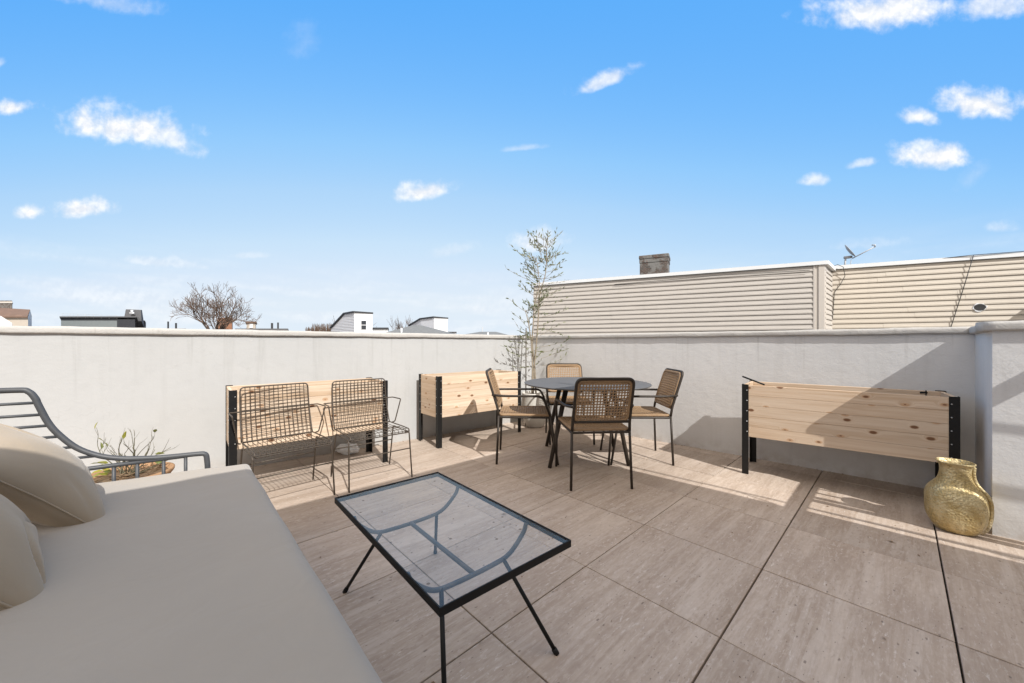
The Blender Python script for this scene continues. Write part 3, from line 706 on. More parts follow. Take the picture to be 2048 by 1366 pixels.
mb = MB(); e = .0045; mb.add([(-hl + e, -hw_ + e, zt - .0036), (hl - e, -hw_ + e, zt - .0036), (hl - e, hw_ - e, zt - .0036), (-hl + e, hw_ - e, zt - .0036)], [(0, 1, 2, 3)]); mb.build('glass_pane', M['glass'], t)
zd = zt - .115
for xa in (-hl * .53, hl * .53):
    path = [(xa, -hw_ + .012, zt - .016), (xa, -hw_ + .03, zt - .05), (xa, -hw_ * .62, zd + .012), (xa, -hw_ * .3, zd), (xa, hw_ * .3, zd), (xa, hw_ * .62, zd + .012), (xa, hw_ - .03, zt - .05), (xa, hw_ - .012, zt - .016)]
    mb = MB(); mb.tube(bez(path, 6), .0085, 8); mb.build('cross_hoop', M['grey_metal'], t)
mb = MB(); mb.tube([(-hl * .53, 0, zd), (hl * .53, 0, zd)], .0085, 8); mb.build('centre_bar', M['grey_metal'], t)
feet = {(-1, 1): (-.40, 1.955), (-1, -1): (-.736, 1.649), (1, 1): (.158, 1.318), (1, -1): (-.178, 1.012)}
Mi = Matrix.Rotation(-D2R(ang), 2)
for (sx, sy), fp in feet.items():
    q = Mi @ (Vector(fp) - ctr)
    top = Vector((sx * hl * .53, (1 if q.y > 0 else -1) * hw_ * .5, zd + .006)); ft = Vector((q.x, q.y, .0))
    mb = MB(); mb.tube([top, ft], .0075, 8); lg = mb.build('leg', M['black_metal'], t)
    mb = MB(); dd = (top - ft).normalized(); mb.tube([ft, ft + dd * .02], .010, 8); mb.build('foot_cap', M['black_metal'], lg)

# ---------------------------------------------------------------- daybed with wire arm, pillows
t = thing('daybed', 'taupe cushioned daybed with grey rod arm', 'sofa', (-1.455, 2.085, 0), 0)
e_far = Vector((-.857, -.515)); e_len = Vector((.669, -.743)); o2 = Vector((0, 0))
poly = [o2, o2 + e_len * 2.25, o2 + e_len * 2.25 + e_far * .95, o2 + e_far * .95]
mb = MB(); N1, N2 = 60, 30; Vv = []; zc = .44
def smin(x, r): return 1.0 if x >= r else math.sqrt(max(0, 1 - (1 - x / r) ** 2))
for i in range(N1 + 1):
    u = (i / N1); u = .5 - .5 * math.cos(math.pi * u) if False else u
    for j in range(N2 + 1):
        w = j / N2
        uu = .5 - .5 * math.copysign(abs(math.cos(math.pi * u)) ** .8, math.cos(math.pi * u)); ww = .5 - .5 * math.copysign(abs(math.cos(math.pi * w)) ** .8, math.cos(math.pi * w))
        a = uu * 2.25; c = ww * .95; r = .045
        ed = min(a, 2.25 - a, c, .95 - c)
        z = zc - r + r * smin(ed, r) + noise.noise((a * 2.2, c * 2.6, 1)) * .008 + noise.noise((a * 9, c * 7, 4)) * .0018 + noise.noise((a * 3.0 + c * 5, c * 1.4 - a * .6, 9)) * .0045
        p = o2 + e_len * a + e_far * c; Vv.append((p.x, p.y, z))
F = [(i * (N2 + 1) + j, (i + 1) * (N2 + 1) + j, (i + 1) * (N2 + 1) + j + 1, i * (N2 + 1) + j + 1) for i in range(N1) for j in range(N2)]
border = [i * (N2 + 1) for i in range(N1 + 1)] + [N1 * (N2 + 1) + j for j in range(1, N2 + 1)] + [i * (N2 + 1) + N2 for i in range(N1 - 1, -1, -1)] + [j for j in range(N2 - 1, 0, -1)]
nb = len(Vv); Vv += [(Vv[k][0], Vv[k][1], .315) for k in border]; m_ = len(border)
F += [(border[k], border[(k + 1) % m_], nb + (k + 1) % m_, nb + k) for k in range(m_)]; F.append(tuple(nb + k for k in range(m_)))
mb.add(Vv, F, None, 1, True); mb.build('seat_cushion', M['cushion'], t)
mb = MB(); base = [o2 - e_far * -.02 + e_len * .01, o2 + e_len * 2.24 + e_far * .02, o2 + e_len * 2.24 + e_far * .94, o2 + e_far * .94 + e_len * .01]
mb.tube([(p.x, p.y, .295) for p in base], .014, 8, True)
for k in range(1, 9):
    a = o2 + e_len * (2.25 * k / 9); b_ = a + e_far * .95; mb.tube([(a.x, a.y, .295), (b_.x, b_.y, .295)], .008, 6)
mb.build('base_frame', M['grey_metal'], t)
for p in base:
    mb = MB(); mb.tube([(p.x, p.y, .295), (p.x, p.y, 0)], .014, 8); mb.build('leg', M['grey_metal'], t)
ro = Vector((.005, .025))
def ap(tt, z): p = ro + e_far * tt; return Vector((p.x, p.y, z))
curve = [ap(1.05, .885)] + [ap(.87, .885)] + [ap(.835, .876), ap(.815, .845), ap(.806, .815), ap(.776, .731), ap(.742, .671), ap(.686, .603), ap(.614, .556), ap(.539, .531), ap(.46, .519), ap(.378, .512), ap(.25, .509)]
cv = bez(curve, 5); end = fillet([cv[-1], ap(.212, .507), ap(.206, .44), ap(.206, .295)], .02, 5)
mb = MB(); mb.tube(cv + end[1:], .0125, 10); arm = mb.build('arm_frame', M['grey_metal'], t)
for z, tt in ((.825, .81), (.770, .79), (.718, .772), (.664, .742), (.609, .694), (.556, .62)):
    mb = MB(); mb.tube([ap(tt, z), ap(1.05, z)], .0065, 8); mb.build('slat', M['grey_metal'], arm)
mb = MB(); mb.tube([ap(.30, .506), ap(1.05, .492)], .0105, 8); mb.build('lower_rail', M['grey_metal'], arm)
for tt in (.296, .382, .48, .563, .66, .76): mb = MB(); mb.tube([ap(tt, .50), ap(tt, .295)], .0075, 8); mb.build('baluster', M['grey_metal'], arm)
mb = MB(); pb1 = ap(1.05, .885); mb.tube([ap(1.05, .30), pb1, (pb1.x + e_len.x * 2.25, pb1.y + e_len.y * 2.25, .885), (pb1.x + e_len.x * 2.25, pb1.y + e_len.y * 2.25, .30)], .0125, 8); mb.build('back_frame', M['grey_metal'], t)

def pillow(label, loc, W, H, T, axes, seed):
    o = bpy.data.objects.new('throw_pillow', None)
    ex, ey, ez = [Vector(a).normalized() for a in axes]; N = 72; V = []; idx = {}
    for side in (1, -1):
        for i in range(N + 1):
            for j in range(N + 1):
                a = -1 + 2 * i / N; c = -1 + 2 * j / N
                a2 = math.sin(a * math.pi / 2); c2 = math.sin(c * math.pi / 2)
                h = max(0, (1 - a2 * a2) * (1 - c2 * c2)) ** .52
                px_ = a2 * W / 2 * (1 - .15 * (1 - abs(c2) ** 1.4)); py_ = c2 * H / 2 * (1 - .15 * (1 - abs(a2) ** 1.4))
                edge = 1 - h
                wr = noise.noise((a2 * 1.6 + seed, c2 * 1.6, side)) * .014 * h
                rim_ = min(1, 3.2 * (1 - abs(a2))) * min(1, 3.2 * (1 - abs(c2)))
                for (ox, oy, k1) in ((-1.25, -1.2, 0), (1.2, -1.25, 2), (-1.2, 1.25, 4)):      # creases fanning out of the corners
                    r_ = math.hypot(a2 - ox, c2 - oy); q_ = math.atan2(c2 - oy, a2 - ox) * 5.5 + k1 + .9 * noise.noise((r_ * 1.5, seed, k1))
                    wr -= math.exp(-(math.sin(q_) / .26) ** 2) * .026 * rim_ * max(0, 1 - abs(r_ - .75) / .75) * 1.25 * (.4 + .6 * (noise.noise((q_ * .35, seed * 2.1, k1)) > -.1))
                p = ex * px_ + ey * py_ + ez * (side * T / 2 * h + wr)
                edgeV = i in (0, N) or j in (0, N)
                if edgeV and side == -1: idx[(side, i, j)] = idx[(1, i, j)]; continue
                idx[(side, i, j)] = len(V); V.append(p)
    F = []
    for side in (1, -1):
        for i in range(N):
            for j in range(N):
                q = (idx[(side, i, j)], idx[(side, i + 1, j)], idx[(side, i + 1, j + 1)], idx[(side, i, j + 1)]); F.append(q if side == 1 else q[::-1])
    mb = MB(); mb.add(V, F, None, 1, True); o = mb.build('throw_pillow', M['pillow']); o.location = loc
    per = [idx[(1, i, 0)] for i in range(N)] + [idx[(1, N, j)] for j in range(N)] + [idx[(1, i, N)] for i in range(N, 0, -1)] + [idx[(1, 0, j)] for j in range(N, 0, -1)]
    sm_ = MB(); sm_.tube([V[k] for k in per], .0032, 5, True); sm_.build('piping', M['pillow'], o)
    return tag(o, label, 'pillow', 'throw pillows on the daybed')
PERP = Vector((-.743, -.669, 0)); EL = Vector((.669, -.743, 0)); ZU = Vector((0, 0, 1)); OD = Vector((-1.455, 2.085, 0))
def lean(a, dep, z, tl, tw, roll=0):
    ex = (EL * math.cos(D2R(tw)) + PERP * math.sin(D2R(tw))); pp = Vector((-ex.y, ex.x, 0)); pp = pp if pp.dot(PERP) > 0 else -pp
    ey = pp * math.sin(D2R(tl)) + ZU * math.cos(D2R(tl)); ez = -pp * math.cos(D2R(tl)) + ZU * math.sin(D2R(tl))
    r = D2R(roll); return OD + EL * a + PERP * dep + ZU * z, (ex * math.cos(r) + ey * math.sin(r), -ex * math.sin(r) + ey * math.cos(r), ez)
c_, ax_ = lean(.28, .715, .60, 40, -8, -12)
pillow('beige pillow against the rod arm, its top in sunlight', c_, .56, .50, .235, ax_, 3)
c_, ax_ = lean(.82, .755, .588, 40, -6, -11)
pillow('fully shaded beige pillow nearer the viewer, cropped by the photo edge', c_, .52, .47, .215, ax_, 8)

# ---------------------------------------------------------------- lemon bush in its pot
t = thing('potted_shrub', 'sparse small shrub with a few yellow-green leaves in a clay pot behind the daybed arm', 'plant', (-2.47, 2.42, 0))
mb = MB(); mb.lathe([(.13, 0), (.15, .02), (.20, .22), (.218, .245), (.22, .262), (.205, .265), (.195, .235), (.001, .23)], 36); mb.build('pot', M['basket'], t)
mb = MB(); mb.lathe([(.001, .236), (.10, .243), (.19, .238), (.195, .23)], 24); mb.build('soil', M['dry_leaf'], t)
rng = random.Random(21); br = MB(); lf = MB(); tips = []
def leaf(mb, p, d, L, w, rng, bend=.25):
    d = Vector(d).normalized(); side = d.cross(Vector((rng.uniform(-1, 1), rng.uniform(-1, 1), rng.uniform(-.4, 1)))).normalized(); nrm = side.cross(d)
    p = Vector(p); V = [p, p + d * L * .35 + side * w / 2 + nrm * L * .03, p + d * L * .38 - nrm * 0.02 * L, p + d * L * .35 - side * w / 2 + nrm * L * .03, p + d * L * .75 + side * w * .32 - nrm * L * bend * .3, p + d * L * .75 - side * w * .32 - nrm * L * bend * .3, p + d * L - nrm * L * bend]
    mb.add(V, [(0, 1, 2), (0, 2, 3), (1, 4, 2), (2, 5, 3), (4, 6, 2), (2, 6, 5)], None, 1, False)
def twig(p, d, L, r, depth, mb, tips, spread=.7, wob=.12, kids=(2, 3)):
    p = Vector(p); d = Vector(d).normalized(); pts = [p.copy()]; n = 5
    for k in range(n):
        d = (d + Vector((rng.uniform(-1, 1), rng.uniform(-1, 1), rng.uniform(-.6, .9))) * wob).normalized(); p = p + d * L / n; pts.append(p.copy())
    mb.tube(pts, [r * (1 - .45 * k / n) for k in range(n + 1)], 5)
    if depth == 0: tips.append((p, d)); return
    for k in range(rng.randint(*kids)):
        q = pts[rng.randint(2, n)]; dd = (d + Vector((rng.uniform(-1, 1), rng.uniform(-1, 1), rng.uniform(-.3, .8))) * spread).normalized()
        twig(q, dd, L * rng.uniform(.55, .85), r * .62, depth - 1, mb, tips, spread, wob, kids)
for d in ((.5, .1, 1), (-.55, .1, .9), (.05, -.2, 1.1), (.15, .5, 1), (-.2, -.4, .8), (.8, -.1, .55), (-.8, .2, .6), (.3, -.3, 1.2), (-.25, .3, 1.2)):
    twig((rng.uniform(-.05, .05), rng.uniform(-.05, .05), .24), d, rng.uniform(.13, .19), .0042, 3, br, tips, .65, .16, (1, 2))
twig((.03, 0, .24), (.95, -.05, .42), .34, .004, 0, br, tips, wob=.05); 
br.build('branches', M['lemon_twig'], t)
for p, d in tips:
    if rng.random() < .24: leaf(lf, p - d * .01, d + Vector((rng.uniform(-.4, .4), rng.uniform(-.4, .4), .1)), rng.uniform(.035, .06), rng.uniform(.016, .026), rng)
for k in range(14):
    a = rng.uniform(0, 6.28); leaf(lf, (.12 * math.cos(a), .12 * math.sin(a), rng.uniform(.27, .36)), (math.cos(a), math.sin(a), rng.uniform(-.2, .6)), rng.uniform(.04, .06), rng.uniform(.018, .028), rng)
lf.build('leaves', M['lemon_leaf'], t)
# litter of dry stems on the pot soil
lt = MB()
for k in range(70):
    a = rng.uniform(0, 6.28); r = rng.uniform(0, .18); p = Vector((r * math.cos(a), r * math.sin(a), .245)); b2 = rng.uniform(0, 6.28); L = rng.uniform(.03, .10)
    lt.tube([p, p + Vector((math.cos(b2) * L, math.sin(b2) * L, rng.uniform(0, .03)))], .0027, 4)
lt.build('mulch', M['dry_leaf'], t)

# ---------------------------------------------------------------- olive tree in the corner
t = thing('olive_tree', 'tall thin olive tree in a pale pot in the corner of the walls', 'tree', (.30, 4.98, 0))
mb = MB(); mb.lathe([(.11, 0), (.13, .015), (.165, .16), (.175, .30), (.168, .42), (.172, .445), (.158, .447), (.150, .41), (.001, .405)], 40); mb.build('pot', M['ceramic'], t)
mb = MB(); mb.lathe([(.001, .415), (.15, .412), (.151, .405)], 24); mb.build('soil', M['soil'], t)
rng = random.Random(5); tk = MB(); lf = MB(); tw = MB()
stems = [[(-.02, 0, .41), (-.01, .0, .75), (.02, 0, 1.05), (.05, 0, 1.45), (.07, .02, 1.75), (.14, .0, 2.0), (.16, .02, 2.25), (.17, .0, 2.48)],
         [(.02, .02, .41), (.0, .02, .8), (-.03, .02, 1.1), (-.02, .0, 1.35), (.0, .03, 1.62), (.06, .02, 1.85), (.05, .0, 2.05), (.02, .02, 2.25)],
         [(-.04, -.02, .41), (-.03, -.02, .8), (-.05, .0, 1.15), (-.09, -.02, 1.4), (-.13, .0, 1.55)]]
nodes = []
for s in stems:
    pts = bez(s, 6); n_ = len(pts); tk.tube(pts, [.0115 * (1 - .8 * k / n_) + .0010 for k in range(n_)], 7)
    for k in range(n_): nodes.append((pts[k], (pts[min(k + 1, n_ - 1)] - pts[max(k - 1, 0)]).normalized()))
tk.build('trunk', M['olive_bark'], t)
def spray(p, d, L, dens=1.0):
    pts = [Vector(p)]; d = Vector(d).normalized()
    for k in range(6): d = (d + Vector((rng.uniform(-.16, .16), rng.uniform(-.16, .16), rng.uniform(-.06, .16)))).normalized(); pts.append(pts[-1] + d * L / 6)
    tw.tube(pts, [.0028 * (1 - .1 * k) for k in range(7)], 4)
    for k in range(2, 7):
        for q in range(2):
            if rng.random() > .66 * dens: continue
            dd = d * .8 + Vector((rng.uniform(-1, 1), rng.uniform(-1, 1), rng.uniform(-.5, .9))) * .7
            leaf(lf, pts[k] + (pts[k] - pts[k - 1]) * rng.uniform(-.6, .3), dd, rng.uniform(.038, .072), rng.uniform(.012, .019), rng, .15)
for p, d in nodes:
    if p.z < .78: continue
    z = p.z; nsp = 2 if z > 1.5 else 1
    for k in range(nsp):
        if rng.random() > (.9 if z > 1.8 else .62): continue
        a = rng.uniform(0, 6.28); up = rng.uniform(.0, 1.0) if z > 1.3 else rng.uniform(-.5, .6)
        sx = 1.25 if z > 1.5 else 1.0
        spray(p, (math.cos(a) * sx, math.sin(a) * .6, up), rng.uniform(.10, .30) * (1.1 if z > 1.5 else .95), 1.0 if z > 1.2 else .75)
for x, z, dx, dz in ((.28, 1.45, .4, .1), (.30, 1.30, .3, -.3), (.25, 1.05, .6, .2), (.28, .98, .5, .1), (-.22, 1.30, -.3, .5), (-.28, 1.05, -.4, -.2), (-.24, .92, -.3, .1), (.30, 1.75, .5, .2), (.33, 1.95, .4, .4), (-.26, 1.95, -.5, .4), (-.25, 2.2, -.4, .6), (.2, 1.2, .35, .5), (-.15, 1.15, -.25, .5), (.25, .9, .5, .3), (-.2, 1.5, -.45, .3), (.3, 1.6, .6, .1), (.3, .8, .35, .1)):
    spray((x * .35, 0, z), (dx * 2.2, rng.uniform(-.3, .3), dz), .34, 1.0)
for k in range(16): # airy whips at the top
    a = rng.uniform(-1, 1); spray((.15 + a * .06, rng.uniform(-.05, .05), rng.uniform(2.0, 2.38)), (a * .9 + .25, rng.uniform(-.4, .4), 1.0), rng.uniform(.14, .28), .7)
tw.build('branches', M['olive_bark'], t); lf.build('leaves', M['olive_leaf'], t)
mb = MB(); mb.tube([(-.12, -.06, .02), (-.115, -.055, 1.30)], .008, 6); mb.build('stake', M['bamboo'], t)

# ---------------------------------------------------------------- gold vase
t = thing('vase', 'hammered gold vase standing in the corner beside the projecting wall', 'vase', (2.60, 2.20, 0), 0)
pr = [(.001, .0), (.085, .0), (.105, .006), (.128, .028), (.148, .065), (.158, .11), (.160, .155), (.157, .190), (.143, .222), (.118, .248), (.096, .272), (.084, .300), (.080, .330), (.083, .352), (.092, .366), (.100, .374), (.099, .379), (.091, .377), (.078, .355), (.074, .31), (.001, .30)]
pr = [(r * .80, z * 1.06) for r, z in pr]
zz = bez([(r, 0, z) for r, z in pr[1:-1]], 4); pr2 = [(.001, 0)] + [(p.x, p.z) for p in zz] + [(.001, .31)]
def vfn(a, z):
    g = math.degrees(a) % 360; d = abs((g - 318 + 180) % 360 - 180)         # a pressed groove beside a raised seam
    gr = -.11 * math.exp(-(d / 7) ** 2) if z < .36 else 0
    sq = 1 + .035 * math.cos(4 * (a - D2R(5)))
    return sq * (1 + gr) + noise.noise((math.cos(a) * 3, math.sin(a) * 3, z * 18)) * .02 + noise.noise((math.cos(a) * 11, math.sin(a) * 11, z * 60)) * .008
mb = MB(); mb.lathe(pr2, 120, vfn); vb = mb.build('vase_body', M['gold'], t)
fa = D2R(303); mb = MB(); fl_ = [(p.x * 1.0 + (.005 if .03 < p.z < .37 else .002), p.z) for p in zz if .012 < p.z < .385][:58]
fl_ = [q for i_, q in enumerate(fl_) if i_ == 0 or q[1] > fl_[i_ - 1][1]]
mb.tube([(r * math.cos(fa), r * math.sin(fa), z) for r, z in fl_], .0085, 8); mb.build('side_strap', M['gold'], t)

# white bag and scraps under the planter by the chairs
rng = random.Random(4); mb = MB(); Vv = []; N = 18
for i in range(N + 1):
    for j in range(N):
        th, ph = math.pi * i / N, 2 * math.pi * j / N; r = 1 + .35 * noise.noise((math.sin(th) * math.cos(ph) * 3, math.sin(th) * math.sin(ph) * 3, math.cos(th) * 3))
        Vv.append((.11 * r * math.sin(th) * math.cos(ph), .07 * r * math.sin(th) * math.sin(ph), .05 + .05 * r * math.cos(th)))
mb.add(Vv, [(i * N + j, i * N + (j + 1) % N, (i + 1) * N + (j + 1) % N, (i + 1) * N + j) for i in range(N) for j in range(N)])
o = mb.build('plastic_bag', M['plastic']); o.location = (-1.63, 3.72, 0); tag(o, 'crumpled white plastic bag on the floor under the planter behind the wire chairs', 'bag')
mb = MB(); rng = random.Random(12)
for k in range(150):
    x, y = rng.uniform(-1.4, 2.6), rng.uniform(.9, 4.6); p = Vector((x, y, 0))
    if (Vector((x, y)) - CORNER).dot(NL) < .1 or (Vector((x, y)) - CORNER).dot(NR) < .1: continue
    s = rng.uniform(.003, .010) * (2.2 if rng.random() < .10 else 1); a = rng.uniform(0, 6.28)
    mb.add([(x + s * math.cos(a), y + s * math.sin(a), .0025), (x + s * .35 * math.cos(a + 1.6), y + s * .35 * math.sin(a + 1.6), .0055), (x - s * math.cos(a), y - s * math.sin(a), .0030), (x + s * .35 * math.cos(a - 1.6), y + s * .35 * math.sin(a - 1.6), .0022)], [(0, 1, 2, 3)])
for k in range(90):                                            # crumbs gathered along the foot of the walls
    if k % 2: q = CORNER - DL * rng.uniform(.5, 3.5) + NL * abs(rng.gauss(.02, .03))
    else: q = CORNER + DR * rng.uniform(.8, 4.0) + NR * abs(rng.gauss(.02, .03))
    s = rng.uniform(.003, .011); a = rng.uniform(0, 6.28)
    mb.add([(q.x + s * math.cos(a), q.y + s * math.sin(a), .003), (q.x + s * .5 * math.cos(a + 1.6), q.y + s * .5 * math.sin(a + 1.6), .008), (q.x - s * math.cos(a), q.y - s * math.sin(a), .003)], [(0, 1, 2)])
tag(mb.build('leaf_litter', M['dry_leaf'], fixn=False), 'scattered dry leaf crumbs on the tiles', 'litter', kind='stuff')

# ---------------------------------------------------------------- neighbouring houses with clapboard siding
def clapboard(mb, a, b, z0, z1, out, course=.088, lap=.0165, seed=0, joints=True):
    a, b, out = Vector(a), Vector(b), Vector(out); L = (b - a).length; d = (b - a) / L; rnd = random.Random(seed); z = z1; k = 0
    while z > z0:
        zb = max(z - course, z0); js = [0.0]; x = rnd.uniform(.4, 3.0)
        while joints and x < L - .3: js.append(x); x += rnd.uniform(2.2, 3.6)
        js.append(L)
        for q in range(len(js) - 1):
            off = (q % 2) * .0022; p, r = a + d * js[q], a + d * js[q + 1]
            zm = zb + course * .30
            V = []
            for pt in (p, r):
                for oo, zz in ((.001 + off, z), (lap * .80 + off, zm + .004), (lap + off, zm), (lap + off, zb + .003), (.0 + off, zb)):
                    w = pt + out * oo; V.append((w.x, w.y, zz))
            mb.add(V, [(0, 1, 6, 5), (1, 2, 7, 6), (2, 3, 8, 7), (3, 4, 9, 8), (0, 5, 9, 4)[::-1] if False else (0, 4, 3, 2, 1), (5, 6, 7, 8, 9)])
        z = zb; k += 1
DS = Vector((-.8977, .4404)); NS = Vector((-.4404, -.8977)); P1 = Vector((5.158, 6.2)); RD = Vector((.731, .682)); Q1 = P1 + RD * .83
t1 = thing('clapboard_house', 'greige clapboard house with old brick chimney beyond the right wall', 'house', (0, 0, 0))
ZT = 2.44
mb = MB(); clapboard(mb, P1 + DS * .13, P1 + DS * 5.2, -2, ZT - .05, NS, seed=2); mb.build('siding_wall', M['siding_grey'], t1)
mb = MB(); clapboard(mb, P1 + RD * .02, Q1, -2, ZT - .05, Vector((RD.y, -RD.x)), seed=3, joints=False); mb.build('siding_wall', M['siding_grey'], t1)
mb = MB()
back = Vector((.44, .898))
mb.prism([tuple(p) for p in (P1 + back * .02 + DS * .02, P1 + DS * 5.2, P1 + DS * 5.2 + back * 9, Q1 + back * 9, Q1 + RD * .0 + back * .02)][::-1], -10.2, ZT - .02); mb.build('house_body', M['siding_grey'], t1)
mb = MB(); post = [P1 + NS * .024 + DS * .0, P1 + NS * .024 + DS * .075, P1 + NS * .010 + DS * .079, P1 + NS * .010 + DS * .115, P1 + NS * .020 + DS * .119, P1 + NS * .020 + DS * .145, P1 - NS * .02 + DS * .14, P1 - NS * .02 + RD * .1, P1 + RD * .1 + Vector((RD.y, -RD.x)) * .018]
mb.prism([tuple(p) for p in post], -2, ZT - .04); mb.build('corner_post', M['trim_greige'], t1)
mb = MB(); mb.prism([tuple(p) for p in (P1 + DS * 5.22 - NS * .1, P1 + DS * 5.22 + NS * .045, P1 + NS * .045 - DS * .04, P1 - NS * .1 - DS * .02)], ZT - .04, ZT + .022)
mb.prism([tuple(p) for p in (P1 + NS * .043 - DS * .041, P1 + Vector((RD.y, -RD.x)) * .06, Q1 + Vector((RD.y, -RD.x)) * .06, Q1 - NS * .1, P1 - NS * .1)], ZT - .039, ZT + .021)
mb.build('fascia', M['fascia'], t1)
mb = MB(); mb.tube([tuple(P1 + NS * .05 + DS * .2) + (ZT - .12,), tuple(P1 + NS * .04 + DS * 1.6) + (ZT - .10,), tuple(P1 + NS * .035 + DS * 3.4) + (ZT - .135,)], .005, 5); mb.build('wall_cable', M['cable'], t1)
mb = MB(); rf = [tuple(p) for p in (P1 + DS * 5.2, P1, Q1, Q1 + back * 9, P1 + DS * 5.2 + back * 9)]
mb.prism(rf, ZT - .015, ZT + .02); mb.build('roof', M['roofing'], t1)
cc = Vector((3.18, 8.35)); fx, fy = -DS, back
chp = lambda a, b_: tuple(cc + fx * a + fy * b_)
mb = MB()
for z0, z1, s in ((ZT - .1, 2.86, 1.0), (2.86, 2.95, 1.03), (2.95, 3.03, 1.06)): mb.prism([chp(-.29 * s, -.25 * s), chp(.29 * s, -.25 * s), chp(.29 * s, .25 * s), chp(-.29 * s, .25 * s)], z0, z1)
o = mb.build('chimney', M['old_brick'], t1, .015, 2)
t2 = thing('clapboard_house', 'cream clapboard house with round vent hole and hanging cable beyond the right wall', 'house', (0, 0, 0))
ZT2 = 2.47; E2 = Q1 - DS * 3.07
hm = Q1 - DS * 2.02                                        # about the round hole
mb = MB(); clapboard(mb, Q1, E2, -2, ZT2 - .05, NS, seed=8); mb.build('siding_wall', M['siding_cream'], t2)
mb = MB(); mb.prism([tuple(p) for p in (Q1 + back * .02, E2 + back * .02, E2 - back * 1.3, E2 - back * 1.3 - DS * 5, E2 + back * 9 - DS * 5, Q1 + back * 9)], -10.2, ZT2 - .02); mb.build('house_body', M['siding_cream'], t2)
mb = MB(); mb.prism([tuple(p) for p in (Q1 - NS * .1 + DS * .02, Q1 + NS * .045, E2 + NS * .045, E2 - NS * .1)], ZT2 - .04, ZT2 + .024); mb.build('fascia', M['fascia'], t2)
mb = MB(); mb.prism([tuple(p) for p in (Q1 + DS * .02, E2, E2 - DS * 5, E2 + back * 9 - DS * 5, Q1 + back * 9)], ZT2 - .015, ZT2 + .02); mb.build('roof', M['roofing'], t2)
# vent hole: torn collar and dark pipe end
hp = at(1958, 615, 1); k = (hp.x, 1.0)
s_ = (k[0] * Q1.y - Q1.x) / (DS.x - k[0] * DS.y); hw2 = Q1 + DS * s_; hz = CAM_H + (688 - 615) * hw2.y / 750
mb = MB(); n_ = 24; Vv = []
for q, (r, oo) in enumerate(((.055, .004), (.060, .023), (.066, .023), (.070, .004))):
    for a in range(n_):
        th = 2 * math.pi * a / n_; rj = r * (1 + (.45 * noise.noise((math.cos(th) * 3, math.sin(th) * 3, q * .1)) if q > 1 else 0))
        w = hw2 + DS * rj * 1.15 * math.cos(th) + NS * oo; Vv.append((w.x, w.y, hz + rj * .92 * math.sin(th)))
mb.add(Vv, [(q * n_ + a, q * n_ + (a + 1) % n_, (q + 1) * n_ + (a + 1) % n_, (q + 1) * n_ + a) for q in range(3) for a in range(n_)]); mb.build('vent_collar', M['white_paint'], t2)
mb = MB(); Vv = []
for oo, r in ((.0222, .061), (.0205, .001)):
    for a in range(n_): th = 2 * math.pi * a / n_; w = hw2 + DS * r * 1.15 * math.cos(th) + NS * oo; Vv.append((w.x, w.y, hz + r * .92 * math.sin(th)))
mb.add(Vv, [(a, (a + 1) % n_, n_ + (a + 1) % n_, n_ + a) for a in range(n_)]); mb.build('vent_hole', M['cable'], t2)
# cables
def on2(px, py, off=.03):
    kx = (px - 1024) / 750; s = (kx * Q1.y - Q1.x) / (DS.x - kx * DS.y); w = Q1 + DS * s + NS * off; return Vector((w.x, w.y, CAM_H + (688 - py) * w.y / 750))
mb = MB(); mb.tube([on2(1942, 511, .06), on2(1925, 575, .03), on2(1899, 656, .03), on2(1885, 700, .03)], .0055, 5)
tag(mb.build('hanging_cable', M['cable']), 'black cable hanging slantwise down the cream clapboard wall', 'cable')
mb = MB(); mb.tube([on2(1666, 532, .06), on2(1672, 529, .08), on2(1684, 534, .07), on2(1688, 552, .05), on2(1680, 568, .03), on2(1668, 585, .02), on2(1664, 640, .02)], .005, 5)
tag(mb.build('looped_cable', M['cable']), 'thin cable looping over the roof edge at the inner corner of the clapboard walls', 'cable')
mb = MB(); mb.tube([on2(1700, 530, .03), on2(1880, 517, .04), on2(1942, 510, .06), on2(2120, 497, .04)], .0055, 5)
tag(mb.build('roof_edge_cable', M['cable']), 'black cable strung along the white roof edge of the cream house', 'cable')
# satellite dish
ds = at(1690, 527, 7.6); t = thing('satellite_dish', 'grey satellite dish on the flat roof of the cream house', 'satellite dish', (ds.x, ds.y, ZT2 + .23))
u = 7.6 / 750
mb = MB(); mb.tube([(0, 0, -.21), (0, 0, 0), (.01, 0, .13)], .016, 8); mb.tube([(-.05, 0, -.2), (.13, 0, -.2)], .012, 6); mb.tube([(.10, 0, -.21), (.11, 0, 0), (.125, 0, .10)], .006, 6); mb.build('mast', M['dish'], t)
mb = MB(); mb.tube([(-.01, 0, .14), (.13, 0, .155)], .028, 8); mb.build('bracket', M['dish'], t)
mb = MB(); ax = Vector((.62, -.58, .52)).normalized(); e1 = Vector((0, 0, 1)) - ax * ax.z; e1.normalize(); e2 = ax.cross(e1); c0 = Vector((.075, 0, .265)); Vv = []; n_ = 28
for (r, dd) in ((.001, .0), (.07, .005), (.12, .016), (.155, .028), (.155, .022), (.12, .009), (.07, -.003), (.001, -.008)):
    for a in range(n_): th = 2 * math.pi * a / n_; Vv.append(c0 + e1 * r * math.cos(th) + e2 * r * .9 * math.sin(th) + ax * dd)
mb.add(Vv, [(q * n_ + a, q * n_ + (a + 1) % n_, (q + 1) * n_ + (a + 1) % n_, (q + 1) * n_ + a) for q in range(7) for a in range(n_)], None, 1, True); mb.build('reflector', M['dish'], t)
mb = MB(); mb.tube([(.13, -.02, .12), (.38, -.23, .30)], .010, 6); mb.tube([(.38, -.23, .295), (.385, -.235, .335), (.345, -.205, .34)], .014, 7); mb.build('feed_arm', M['dish'], t)

